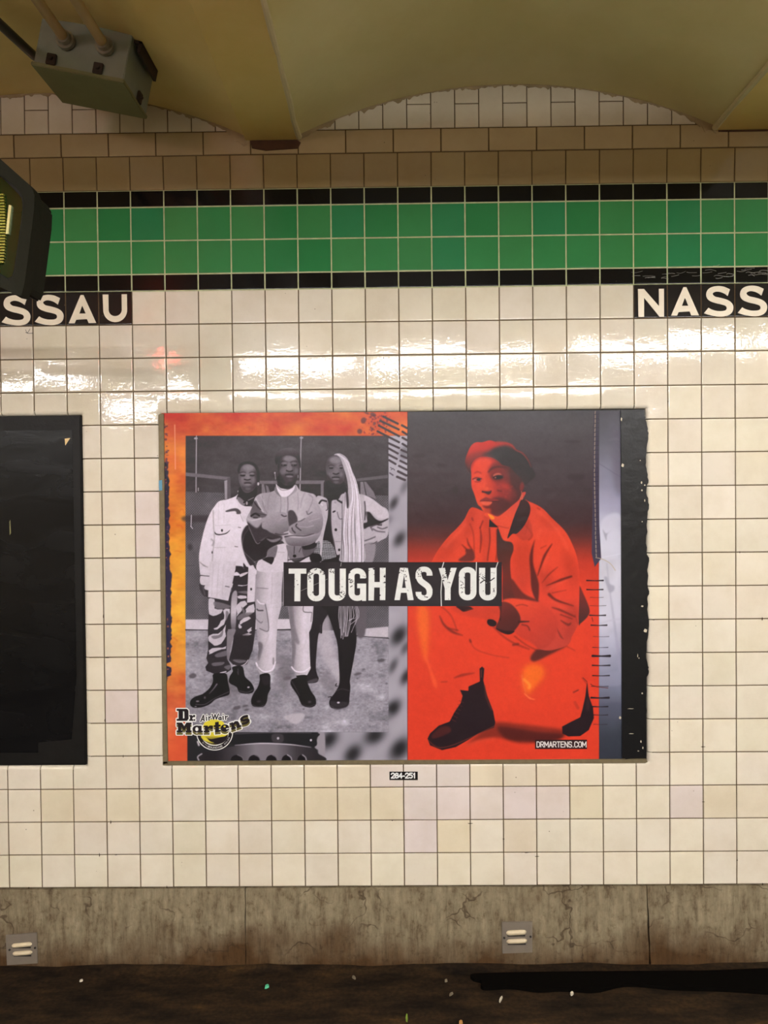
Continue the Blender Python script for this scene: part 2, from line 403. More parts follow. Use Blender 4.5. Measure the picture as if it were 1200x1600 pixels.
    c.P([(810, 800), (860, 800), (930, 880), (1000, 910), (1090, 880), (1080, 900), (960, 960), (850, 985), (790, 1010), (785, 940), (830, 920)], g(52), blur=.5, clip=jm)
    c.P([(800, 590), (900, 640), (1095, 800), (1095, 870), (980, 880), (880, 800), (810, 790), (800, 700)], g(188), blur=.8, clip=jm)
    c.L([(798, 670), (805, 760), (800, 900)], 14, g(70), blur=.4, clip=jm)
    c.L([(820, 800), (825, 860), (800, 930)], 12, g(150), blur=.5, clip=jm, alpha=.6)
    c.L([(1000, 930), (960, 960), (1010, 965)], 12, g(48), blur=.3, clip=jm)
    for p in ([(880, 990), (930, 960), (1010, 950)], [(900, 1010), (960, 1040), (1050, 1050)], [(960, 990), (1020, 1010), (1080, 990)], [(800, 1160), (860, 1140), (930, 1110)], [(870, 985), (895, 1030)]):
        c.L(p, 15, g(80), blur=.5, clip=jm, alpha=.85)
    c.L([(800, 1215), (900, 1200), (950, 1170)], 12, g(60), blur=.5, clip=jm)
    c.L([(460, 650), (515, 685)], 22, g(40), blur=.3); c.L([(405, 800), (425, 790)], 20, g(60), blur=.2)
    c.E(430, 680, 17, 15, g(150), blur=.2); c.L([(385, 660), (378, 800), (390, 1050), (440, 1330)], 7, g(95), blur=.3)
    c.E(438, 1022, 17, 19, g(52), blur=.2); c.E(480, 1273, 15, 17, g(52), blur=.2)
    c.L([(455, 800), (480, 880), (520, 885)], 7, g(70), blur=.3)
    c.L([(430, 1170), (500, 1170)], 6, g(120), blur=.3)
    # braids
    hair = c.mask_poly([(415, 85), (450, 68), (500, 72), (560, 110), (600, 170), (650, 310), (690, 400), (725, 560), (750, 720), (780, 850), (785, 1150), (790, 1420), (510, 1420), (505, 1180), (525, 900), (520, 700), (545, 560), (585, 560), (590, 480), (570, 360), (530, 230), (500, 140), (460, 95)])
    c.put(hair, g(170)); hmk = c.full(hair)
    r = np.random.RandomState(8)
    for i in range(34):
        t = i/33.
        xb = 512+t*272; xm = 530+t*225; xt = 560+t*140
        if t < .25: top = [(548+t*60, 480), (540+t*200, 640)]
        else: top = [(440+t*40, 80), (505+t*60, 125+12*t), (545+t*75, 210), (580+t*80, 330), (600+t*110, 480), (590+t*150, 640)]
        path = top+[(xm+r.uniform(-5, 5), 800), (xb-6+r.uniform(-8, 8), 1050), (xb+r.uniform(-6, 6), 1250), (xb+r.uniform(-5, 5), 1425)]
        c.L(path, 7, g(r.choice([205, 215, 190, 120, 222])), blur=.12, clip=hmk)
        if i % 3 == 0: c.L([(x+5, y) for x, y in path], 3, g(80), blur=.15, alpha=.75, clip=hmk)
    c.P([(560, 500), (590, 560), (600, 720), (575, 740)], g(55), blur=.4, alpha=.9)
    c.L([(515, 660), (518, 880), (512, 1150), (505, 1400)], 6, g(55), blur=.2)
    c.F(390, 880, 6.667)
    for i in range(13):
        x = 935+i*15; dx = (i-3)*3.2
        yb = 700+r.uniform(-50, 110) if i < 9 else 600+r.uniform(-20, 40)
        c.L([(x, 445), (x+r.uniform(-6, 6)+ (dx if i > 8 else 0), 560), (x-10+(18-i*5), yb)], 6, g(r.choice([185, 200, 150])), blur=.12)
    c.L([(1105, 450), (1120, 560), (1060, 720)], 5, g(170), blur=.15); c.L([(1120, 450), (1140, 520), (1100, 640)], 5, g(150), blur=.15)

    # ================= person on the left: long white jacket, camouflage trousers
    c.F(290, 880, 6.667)
    leg = c.mask_poly([(235, 360), (480, 300), (520, 0), (720, 0), (740, 400), (725, 700), (700, 900), (640, 1050), (590, 1075), (500, 1065), (450, 1010), (480, 900), (500, 780), (490, 690), (440, 690), (430, 900), (440, 1010), (470, 1060), (475, 1110), (430, 1140), (300, 1155), (215, 1120), (205, 1080), (235, 1040), (215, 990), (235, 900), (232, 700), (240, 500)], False)
    c.put(leg, g(52)); lm = c.full(leg)
    c.P([(483, 330), (535, 300), (530, 520), (515, 700), (480, 690), (470, 560)], {'p': (500, 330), 'q': (500, 700), 'c': [g(150), g(190), g(90)]}, blur=.4)
    c.P([(440, 700), (520, 690), (500, 760), (470, 880), (450, 1000), (430, 980), (430, 800)], g(125), blur=.3)
    blot = [[(240, 370), (300, 375), (300, 470), (385, 480), (370, 520), (290, 550), (245, 530)], [(390, 490), (460, 475), (445, 540), (400, 640), (330, 690), (290, 680), (350, 640), (400, 580)],
            [(245, 755), (340, 735), (420, 640), (420, 760), (370, 840), (300, 860), (240, 810)], [(240, 910), (330, 880), (425, 865), (425, 890), (310, 920), (240, 950)],
            [(520, 350), (630, 340), (630, 365), (545, 365)], [(540, 430), (620, 390), (640, 430), (600, 460), (580, 500), (530, 560), (530, 480)], [(625, 480), (710, 425), (715, 510), (620, 535)],
            [(570, 600), (660, 555), (680, 575), (620, 610), (570, 640)], [(555, 630), (585, 660), (560, 680)], [(545, 700), (590, 745), (690, 700), (690, 665), (640, 700), (690, 740), (600, 755)], [(540, 90), (560, 125), (500, 130), (495, 105)],
            [(545, 205), (640, 200), (640, 230), (545, 235)]]
    for b in blot: c.P([q for i in range(len(b)) for q in (b[i], ((b[i][0]+b[(i+1) % len(b)][0])/2+(9 if i % 2 else -8), (b[i][1]+b[(i+1) % len(b)][1])/2+(7 if i % 3 else -9)))], g(188), blur=.2, clip=lm, smooth=False)
    for b in ([(300, 400), (460, 440), (440, 470), (320, 470)], [(420, 500), (450, 520), (420, 600)], [(270, 760), (350, 745), (390, 690), (380, 760), (300, 790)], [(310, 950), (430, 910), (430, 960), (330, 980)], [(280, 1040), (400, 1030), (380, 1060), (290, 1070)],
              [(490, 1010), (560, 1000), (640, 1020), (560, 1040)], [(600, 520), (700, 520), (560, 590), (540, 560)], [(520, 190), (640, 170), (640, 200), (540, 215)], [(540, 300), (640, 290), (640, 320)], [(580, 450), (620, 500), (600, 520)], [(400, 1080), (470, 1060), (450, 1110)]):
        c.P(b, g(112), blur=.3, alpha=.85, clip=lm)
    c.P([(500, 760), (700, 760), (690, 900), (640, 1000), (500, 1000), (460, 960)], g(42), blur=1, alpha=.6, clip=lm)
    c.L([(360, 1145), (420, 1130)], 12, g(200), blur=.2); c.L([(500, 1062), (560, 1075), (620, 1050), (650, 1010)], 9, g(190), blur=.2)
    # boots
    for b in ([(290, 1155), (420, 1150), (440, 1230), (458, 1320), (450, 1370), (380, 1395), (310, 1420), (250, 1470), (170, 1500), (90, 1505), (50, 1480), (52, 1430), (100, 1390), (180, 1360), (250, 1300), (285, 1230)],
              [(490, 1080), (590, 1075), (620, 1180), (680, 1240), (712, 1300), (700, 1345), (640, 1360), (560, 1345), (530, 1290), (455, 1245), (460, 1180), (490, 1130)]):
        c.P(b, g(33), blur=.2)
    c.L([(325, 1260), (290, 1310), (245, 1360)], [14, 8, 3], g(150), blur=.5, alpha=.8); c.E(125, 1438, 18, 7, g(150), blur=.5); c.L([(105, 1470), (200, 1470), (300, 1410), (450, 1340)], 5, g(95), blur=.3); c.E(105, 1493, 12, 4, g(150), blur=.3)
    c.E(655, 1292, 12, 8, g(210), blur=.3); c.L([(560, 1330), (640, 1345), (700, 1320)], 6, g(85), blur=.3); c.E(200, 1400, 10, 14, g(90), blur=.5)
    c.L([(545, 1100), (550, 1160), (540, 1130)], 8, g(75), blur=.4)
    # hand
    c.P([(150, 215), (245, 210), (250, 320), (235, 355), (190, 340), (160, 300), (145, 260)], g(62), blur=.2)
    c.L([(180, 240), (200, 330)], 8, g(95), blur=.5); c.L([(215, 240), (225, 340)], 6, g(40), blur=.4)
    c.F(300, 710, 8)
    # neck
    c.P([(605, 400), (800, 400), (790, 560), (720, 640), (650, 650), (580, 560)], g(56), blur=.5)
    # head
    head = c.P([(600, 160), (650, 120), (720, 110), (780, 140), (820, 210), (820, 320), (800, 400), (760, 450), (700, 480), (645, 462), (600, 380), (578, 280)], {'p': (580, 300), 'q': (820, 330), 'c': [g(92), g(120), g(88)]}, blur=.3)
    hm = c.full(head)
    c.P([(570, 200), (600, 120), (680, 90), (770, 105), (825, 170), (845, 270), (835, 380), (815, 340), (808, 230), (780, 160), (720, 125), (660, 125), (610, 165), (590, 240)], g(56), blur=.5)
    c.E(700, 165, 70, 32, g(132), blur=1.2, alpha=.8, clip=hm)
    c.E(640, 320, 34, 40, g(128), blur=1, alpha=.5, clip=hm); c.E(780, 320, 26, 36, g(128), blur=1, alpha=.5, clip=hm)
    for x in (635, 752):
        c.L([(x-38, 232), (x, 218), (x+36, 228)], 10, g(54), blur=.5, alpha=.7, clip=hm)
        c.E(x, 262, 34, 13, g(48), blur=.5, clip=hm); c.E(x, 246, 26, 7, g(135), blur=.5, alpha=.9, clip=hm)
    c.P([(675, 250), (705, 250), (725, 305), (695, 325), (660, 308)], g(130), blur=.6, alpha=.7, clip=hm)
    c.L([(655, 312), (692, 320), (728, 312)], 14, g(48), blur=.4, clip=hm)
    c.P([(590, 380), (640, 400), (700, 395), (780, 370), (800, 420), (740, 470), (680, 490), (620, 450)], g(66), blur=2, alpha=.6, clip=hm); c.P([(780, 200), (830, 250), (810, 400), (770, 440), (790, 320)], g(60), blur=1.5, alpha=.7, clip=hm); c.E(695, 356, 50, 13, g(70), blur=.5, clip=hm); c.L([(652, 366), (745, 366)], 5, g(46), blur=.3, alpha=.8, clip=hm)
    c.E(696, 378, 40, 11, g(126), blur=.5, clip=hm)
    c.P([(620, 400), (690, 410), (780, 400), (740, 470), (680, 480), (630, 450)], g(70), blur=1, alpha=.4, clip=hm); c.E(700, 430, 35, 14, g(112), blur=1, alpha=.7, clip=hm)
    c.E(828, 368, 12, 20, g(185), blur=.3); c.L([(575, 455), (575, 470)], 8, g(170), blur=.2)
    # white tee and jacket
    c.P([(560, 560), (640, 640), (750, 655), (760, 700), (700, 900), (640, 1380), (700, 1420), (530, 1400), (500, 700)], g(204), blur=.2)
    c.P([(560, 545), (600, 540), (660, 600), (650, 640), (600, 615)], g(120), blur=.4)
    c.L([(650, 600), (700, 590), (760, 600)], 22, g(42), blur=.2); c.E(685, 610, 12, 22, g(150), blur=.2); c.L([(700, 575), (770, 540)], 7, g(140), blur=.2)
    jac = c.P([(575, 495), (540, 525), (450, 560), (340, 585), (280, 650), (235, 720), (190, 820), (150, 950), (110, 1120), (88, 1260), (92, 1400), (105, 1520), (110, 1600), (225, 1600), (160, 1640), (170, 1690), (300, 1700), (315, 1640), (500, 1660), (540, 1300), (700, 1440), (700, 1700), (780, 1690), (820, 1470), (720, 1380), (640, 1200), (620, 1000), (700, 880), (640, 830), (610, 720), (560, 600), (556, 540)],
               {'p': (300, 600), 'q': (420, 1600), 'c': [g(214), g(214), g(206), g(190)]}, blur=.2)
    jm = c.full(jac)
    # open hem, drawn with trousers
    c.P([(530, 1400), (560, 1395), (640, 1405), (710, 1425), (705, 1620), (500, 1610), (520, 1500)], g(50), blur=.2)
    c.P([(520, 1490), (560, 1470), (600, 1510), (510, 1515)], g(200), blur=.2); c.P([(600, 1500), (690, 1470), (690, 1490), (610, 1530)], g(190), blur=.2)
    c.L([(540, 1395), (620, 1400), (650, 1425)], 8, g(90), blur=.2)
    c.P([(430, 700), (540, 672), (600, 700), (610, 740), (560, 745), (540, 710), (430, 720)], g(86), blur=.4)
    c.L([(600, 740), (640, 840)], 6, g(140), blur=.4)
    c.L([(285, 970), (300, 995), (350, 1003), (430, 985), (475, 945)], [6, 16, 14, 12, 4], g(50), blur=.25, clip=jm)
    c.L([(290, 890), (480, 880)], 4, g(165), blur=.4); c.E(375, 950, 12, 18, g(40), blur=.2)
    c.L([(265, 700), (270, 900), (280, 1050), (260, 1240), (235, 1600)], 9, g(140), blur=.6, clip=jm)
    c.L([(240, 1060), (270, 1090), (255, 1140)], 14, g(140), blur=.8, clip=jm); c.E(252, 1225, 7, 18, g(50), blur=.3)
    c.L([(580, 910), (610, 915)], 9, g(100), blur=.3); c.L([(535, 1150), (570, 1155)], 9, g(100), blur=.3); c.L([(480, 1395), (520, 1405)], 9, g(110), blur=.3)
    c.L([(270, 1165), (420, 1165)], 5, g(165), blur=.4); c.L([(240, 1350), (400, 1355)], 6, g(150), blur=.5); c.L([(330, 600), (330, 870)], 4, g(180), blur=.6); c.L([(400, 620), (400, 860)], 4, g(178), blur=.6)
    c.L([(90, 1340), (150, 1390), (200, 1410)], [4, 14, 4], g(120), blur=.5, clip=jm); c.L([(100, 1510), (225, 1522)], 10, g(80), blur=.3, clip=jm)
    for x in (260, 300, 350, 400): c.L([(x, 1370), (x+6, 1600)], 5, g(160), blur=.6, alpha=.7)
    c.P([(620, 1000), (700, 880), (780, 1000), (760, 1300), (800, 1420), (720, 1380), (640, 1200)], g(58), blur=.6)
    c.P([(60, 1560), (160, 1575), (225, 1600), (225, 1690), (120, 1700), (110, 1640)], g(190), blur=.2, alpha=0)
    c.F(290, 880, 6.667)
    c.P([(160, 130), (255, 135), (245, 215), (160, 220)], g(196), blur=.25); c.L([(150, 128), (250, 135)], 8, g(80), blur=.2)
    c.P([(245, -20), (525, -20), (520, 60), (500, 150), (445, 392), (235, 352), (240, 200), (250, 120)], {'p': (240, 0), 'q': (500, 100), 'c': [g(192), g(202), g(190)]}, blur=.25, smooth=False)
    for x in (290, 345, 400): c.L([(x, 10), (x-20, 340)], 5, g(160), blur=.7, alpha=.7)
    c.L([(415, 240), (455, 248)], 9, g(95), blur=.3)
    c.P([(655, 30), (705, 20), (745, 100), (735, 200), (722, 400), (640, 412), (648, 200)], g(198), blur=.25, smooth=False); c.E(683, 270, 10, 14, g(50), blur=.2)
    c.L([(737, 120), (725, 400)], 10, g(120), blur=.5)

    # ================= person in the middle: bomber jacket, arms crossed, pale cargo trousers
    c.F(290, 880, 6.667)
    tr = c.mask_poly([(750, 0), (1015, 0), (1015, 440), (1060, 450), (1250, 450), (1250, 440), (1200, 0), (1020, 0), (1000, 300), (1000, 440), (960, 600), (945, 800), (940, 1030), (930, 1090), (880, 1160), (780, 1165), (735, 1090), (735, 1040), (760, 900), (740, 700), (725, 400), (730, 200)], False)
    c.put(tr, {'p': (740, 500), 'q': (960, 500), 'c': [g(150), g(182), g(200), g(186)]}); tm = c.full(tr)
    for b in ([(740, 380), (790, 420), (830, 425), (850, 560), (860, 700), (770, 690), (735, 640)],): c.P(b, g(165), blur=.4, clip=tm)
    c.L([(745, 385), (780, 420), (830, 425)], 10, g(215), blur=.3); c.L([(745, 480), (760, 492), (805, 492)], 14, g(70), blur=.4); c.L([(830, 425), (855, 560), (860, 705), (770, 680)], 8, g(90), blur=.4)
    c.L([(735, 580), (780, 620), (800, 610)], 10, g(110), blur=.5); c.L([(740, 255), (860, 265)], 7, g(120), blur=.4); c.P([(760, 820), (800, 840), (800, 900), (760, 1020), (750, 900)], g(92), blur=1, clip=tm, alpha=.8)
    c.L([(820, 700), (860, 760), (800, 900), (760, 1000)], 9, g(150), blur=1, clip=tm, alpha=.6); c.L([(905, 50), (900, 250), (890, 420)], 6, g(170), blur=.8, clip=tm)
    c.L([(735, 1040), (760, 1090), (820, 1130), (900, 1110), (935, 1030)], [16, 14, 14, 14, 14], g(222), blur=.3); c.L([(750, 1075), (770, 1112), (825, 1145), (905, 1130)], 5, g(110), blur=.4, alpha=.7); c.L([(915, 990), (915, 1050)], 16, g(90), blur=.6, alpha=.6)
    c.F(390, 880, 6.667)
    tr = c.mask_poly([(395, 440), (665, 440), (655, 600), (640, 680), (620, 720), (625, 900), (632, 1060), (635, 1100), (600, 1165), (500, 1175), (440, 1110), (436, 1060), (445, 900), (430, 700), (410, 560)], False)
    c.put(tr, {'p': (420, 700), 'q': (640, 700), 'c': [g(125), g(170), g(202), g(196)]}); tm = c.full(tr)
    c.P([(415, 450), (450, 450), (470, 640), (520, 840), (440, 780), (420, 600)], g(110), blur=1.2, alpha=.7, clip=tm)
    c.L([(560, 450), (565, 505), (645, 512)], 7, g(70), blur=.3); c.L([(650, 515), (640, 610)], 7, g(95), blur=.3)
    c.P([(440, 800), (480, 860), (470, 1000), (460, 1080), (440, 1060)], g(105), blur=1, alpha=.7, clip=tm); c.L([(580, 700), (600, 760), (560, 900)], 8, g(170), blur=1, alpha=.6, clip=tm)
    c.L([(438, 1080), (480, 1125), (560, 1130), (630, 1085)], 13, g(222), blur=.3); c.L([(450, 1110), (490, 1145), (590, 1145)], 5, g(110), blur=.4, alpha=.6)
    # boots
    for b in ([(110, 1160), (208, 1155), (215, 1280), (218, 1310), (190, 1370), (180, 1440), (150, 1490), (90, 1500), (30, 1485), (15, 1430), (40, 1360), (85, 1290), (105, 1220)],
              [(490, 1172), (590, 1165), (600, 1230), (640, 1330), (685, 1400), (690, 1470), (650, 1500), (590, 1498), (540, 1470), (500, 1380), (440, 1290), (425, 1245), (440, 1210), (490, 1190)]):
        c.P(b, g(34), blur=.2)
    c.E(95, 1440, 22, 12, g(62), blur=.8); c.E(625, 1445, 18, 12, g(75), blur=.8); c.L([(20, 1470), (90, 1494), (160, 1475)], 5, g(85), blur=.3); c.L([(560, 1475), (620, 1492), (685, 1470)], 5, g(80), blur=.3)
    c.P([(130, 1180), (200, 1180), (205, 1260), (140, 1260)], g(48), blur=.8, alpha=.7); c.L([(435, 1225), (480, 1300), (520, 1380)], 6, g(70), blur=.4)

    c.F(370, 690, 8)
    # tails of jacket, waistband
    c.P([(380, 1330), (510, 1290), (640, 1290), (700, 1500), (930, 1500), (900, 1440), (600, 1600), (280, 1600), (300, 1460)], g(198), blur=.2)
    c.P([(280, 1480), (460, 1460), (600, 1500), (600, 1620), (270, 1620)], g(198), blur=.2)
    c.L([(510, 1380), (600, 1385)], 5, g(150), blur=.4); c.L([(640, 1300), (640, 1500)], 7, g(70), blur=.3)
    c.P([(920, 1400), (1040, 1410), (1050, 1500), (930, 1500)], g(42), blur=.3)
    c.P([(380, 1400), (400, 1340), (505, 1300), (490, 1420), (460, 1460), (380, 1450)], g(112), blur=.3)
    c.P([(310, 1460), (460, 1445), (440, 1530), (400, 1520)], g(45), blur=.3)
    c.P([(620, 1290), (700, 1300), (820, 1310), (850, 1440), (740, 1480), (665, 1470), (640, 1400)], g(120), blur=.25)
    c.L([(720, 1310), (715, 1400)], 8, g(45), blur=.3); c.E(722, 1430, 22, 20, g(35), blur=.25); c.L([(640, 1480), (850, 1450), (930, 1400)], 12, g(50), blur=.4); c.L([(800, 1330), (780, 1380)], 8, g(60), blur=.3)
    c.P([(820, 1310), (980, 1310), (960, 1380), (850, 1440)], g(92), blur=.4)
    c.P([(820, 1280), (990, 1270), (970, 1330), (840, 1350)], g(46), blur=.5)
    # torso
    body = c.P([(490, 560), (520, 600), (560, 640), (650, 660), (730, 540), (790, 610), (900, 640), (980, 670), (1010, 760), (1050, 850), (1080, 980), (1060, 1120), (1000, 1230), (900, 1290), (750, 1310), (620, 1290), (560, 1240), (500, 1300), (400, 1350), (370, 1440), (290, 1480), (220, 1500), (150, 1440), (90, 1380), (70, 1280), (90, 1180), (150, 1080), (118, 980), (150, 900), (190, 820), (230, 700), (300, 650), (400, 635), (470, 610)],
               {'p': (200, 700), 'q': (1000, 900), 'c': [g(160), g(150), g(172), g(178), g(158)]}, blur=.2)
    bm = c.full(body)
    # shaded arm underside
    c.P([(100, 1100), (150, 1080), (230, 1200), (300, 1240), (400, 1180), (540, 1230), (560, 1260), (400, 1350), (370, 1440), (290, 1480), (220, 1500), (150, 1440), (90, 1380), (70, 1280)], g(50), blur=.8, clip=bm)
    c.P([(130, 1000), (250, 1080), (330, 1010), (400, 1120), (560, 1180), (540, 1240), (380, 1200), (260, 1260), (200, 1180), (140, 1070)], g(64), blur=1, clip=bm)
    c.P([(370, 1210), (440, 1225), (550, 1205), (500, 1250), (430, 1255)], g(120), blur=.5, clip=bm)
    c.L([(140, 1040), (240, 1260), (290, 1262)], [4, 9, 6], g(125), blur=.4, clip=bm)
    # left sleeve bunching
    c.P([(190, 800), (240, 740), (300, 860), (370, 920), (330, 950), (240, 960), (170, 930)], g(95), blur=.7, clip=bm)
    for p, w, v in (([(200, 730), (250, 800), (300, 850)], 14, 60), ([(180, 930), (230, 900), (280, 925)], 22, 46), ([(210, 950), (260, 955)], 14, 50), ([(230, 700), (280, 790), (330, 880)], 9, 190), ([(240, 890), (300, 905), (370, 915)], 10, 70), ([(130, 960), (190, 985), (300, 960)], 22, 175)):
        c.L(p, w, g(v), blur=.4, clip=bm)
    # forearm blob left hand side (sleeve end)
    fa = c.P([(350, 980), (400, 920), (470, 885), (560, 880), (620, 900), (640, 960), (650, 1030), (660, 1090), (640, 1130), (560, 1160), (470, 1150), (390, 1110), (320, 1080), (315, 1020)], {'p': (420, 900), 'q': (500, 1160), 'c': [g(158), g(140), g(112)]}, blur=.4)
    c.L([(560, 915), (590, 935), (620, 930)], 14, g(70), blur=.4); c.L([(590, 1140), (640, 1125), (660, 1095)], 7, g(215), blur=.3); c.L([(480, 1150), (560, 1165), (640, 1150)], 12, g(62), blur=.5)
    c.L([(520, 1000), (560, 960), (620, 950)], 8, g(175), blur=.8, alpha=.6); c.L([(420, 1060), (520, 1050), (600, 1090)], 8, g(125), blur=1, alpha=.6)
    # hand under arm (dark sleeve gap)
    c.P([(640, 880), (700, 860), (745, 920), (760, 980), (740, 1040), (690, 1080), (650, 1040)], g(76), blur=.6, clip=bm)
    # right forearm
    c.P([(740, 1010), (850, 960), (960, 900), (1060, 900), (1080, 1000), (1050, 1120), (960, 1160), (820, 1170), (700, 1160), (650, 1120), (660, 1060)], {'p': (800, 950), 'q': (850, 1170), 'c': [g(150), g(135), g(118)]}, blur=.5, clip=bm)
    c.P([(600, 1190), (700, 1200), (850, 1200), (990, 1160), (1060, 1120), (1020, 1220), (900, 1290), (750, 1310), (640, 1290)], {'p': (800, 1180), 'q': (810, 1310), 'c': [g(140), g(120), g(92)]}, blur=.4, clip=bm)
    c.L([(600, 1190), (700, 1175), (850, 1180), (960, 1150)], [16, 10, 12, 6], g(55), blur=.5, clip=bm)
    for p, w, v in (([(750, 1030), (740, 1060), (800, 1110)], 13, 55), ([(690, 1080), (700, 1110), (730, 1140)], 14, 60), ([(760, 1000), (800, 990), (850, 960)], 8, 80), ([(870, 870), (890, 910), (940, 880)], 10, 90), ([(900, 1000), (960, 980), (1040, 960)], 7, 165), ([(780, 1060), (870, 1070), (960, 1050)], 9, 160)):
        c.L(p, w, g(v), blur=.5, clip=bm)
    # chest folds
    for p, w, v in (([(550, 680), (555, 800), (545, 880)], 8, 90), ([(560, 690), (558, 880)], 4, 215), ([(635, 680), (640, 800), (632, 890)], 9, 85), ([(600, 690), (598, 870)], 3, 130), ([(760, 640), (770, 760), (760, 860)], 7, 120), ([(850, 640), (810, 740), (800, 820)], 9, 135), ([(420, 640), (390, 740), (390, 860)], 8, 130),
                    ([(900, 660), (950, 720), (880, 900)], 10, 120), ([(940, 650), (1000, 740)], 8, 190), ([(500, 640), (470, 760), (480, 860)], 6, 140), ([(320, 680), (330, 800), (380, 900)], 9, 118), ([(690, 640), (700, 740)], 6, 185), ([(290, 660), (350, 780)], 8, 190)):
        c.L(p, w, g(v), blur=.7, alpha=.75, clip=bm)
    c.P([(470, 610), (500, 550), (545, 680), (520, 670)], g(120), blur=.4); c.P([(730, 545), (750, 610), (690, 660), (640, 690), (660, 640)], g(150), blur=.4)
    # turtleneck
    c.P([(490, 530), (520, 560), (600, 590), (680, 575), (722, 535), (715, 600), (640, 680), (570, 690), (530, 650), (505, 600)], g(214), blur=.2)
    c.L([(505, 560), (560, 605), (640, 600), (700, 570)], 7, g(120), blur=.3)
    # neck
    c.P([(515, 430), (735, 430), (722, 540), (660, 590), (590, 590), (525, 560)], g(48), blur=.5)
    # head
    head = c.P([(520, 230), (570, 190), (640, 172), (720, 190), (770, 240), (778, 320), (765, 420), (730, 500), (680, 540), (610, 545), (560, 510), (525, 430), (510, 320)], {'p': (520, 340), 'q': (780, 360), 'c': [g(62), g(108), g(92), g(78)]}, blur=.3)
    hm = c.full(head)
    c.E(660, 215, 80, 32, g(128), blur=1.2, alpha=.8, clip=hm); c.E(575, 370, 36, 40, g(116), blur=1, alpha=.6, clip=hm); c.E(745, 370, 24, 40, g(116), blur=1, alpha=.6, clip=hm)
    c.P([(520, 400), (570, 450), (610, 520), (580, 560), (530, 500)], g(52), blur=1.2, alpha=.6, clip=hm); c.P([(640, 515), (750, 480), (730, 560), (620, 570)], g(60), blur=1.5, alpha=.6, clip=hm)
    for x, y in ((590, 275), (715, 275)):
        c.L([(x-45, y-16), (x-5, y-32), (x+40, y-22)], 9, g(50), blur=.6, alpha=.6, clip=hm)
        c.E(x, y+20, 38, 12, g(42), blur=.5, clip=hm); c.E(x, y-2, 32, 13, g(120), blur=.6, alpha=.8, clip=hm); c.E(x+10, y+18, 8, 6, g(30), blur=.2, clip=hm); c.E(x-12, y+20, 9, 4, g(130), blur=.3, clip=hm)
    c.P([(640, 270), (670, 270), (692, 350), (660, 375), (625, 355)], g(122), blur=.6, alpha=.75, clip=hm)
    c.L([(622, 362), (658, 374), (694, 364)], 15, g(42), blur=.4, clip=hm)
    c.P([(525, 380), (560, 440), (600, 400), (640, 445), (700, 450), (760, 400), (760, 480), (680, 545), (600, 545), (540, 490)], g(56), blur=2, alpha=.65, clip=hm); c.E(656, 414, 54, 14, g(58), blur=.5, clip=hm); c.L([(606, 422), (656, 421), (706, 427)], 5, g(38), blur=.3, alpha=.8, clip=hm); c.E(658, 434, 42, 12, g(120), blur=.5, rot=.05, clip=hm)
    c.E(665, 480, 35, 16, g(92), blur=1, alpha=.6, clip=hm)
    # beret and earrings
    c.P([(480, 200), (500, 140), (550, 100), (640, 78), (720, 90), (775, 140), (795, 220), (800, 330), (785, 300), (760, 230), (720, 190), (640, 170), (570, 190), (520, 235), (500, 290), (480, 250)], {'p': (640, 80), 'q': (640, 260), 'c': [g(98), g(74), g(50)]}, blur=.35)
    c.L([(475, 385), (485, 470)], 7, g(165), blur=.3); c.E(476, 390, 9, 10, g(165), blur=.3); c.L([(765, 420), (765, 450)], 8, g(150), blur=.3)

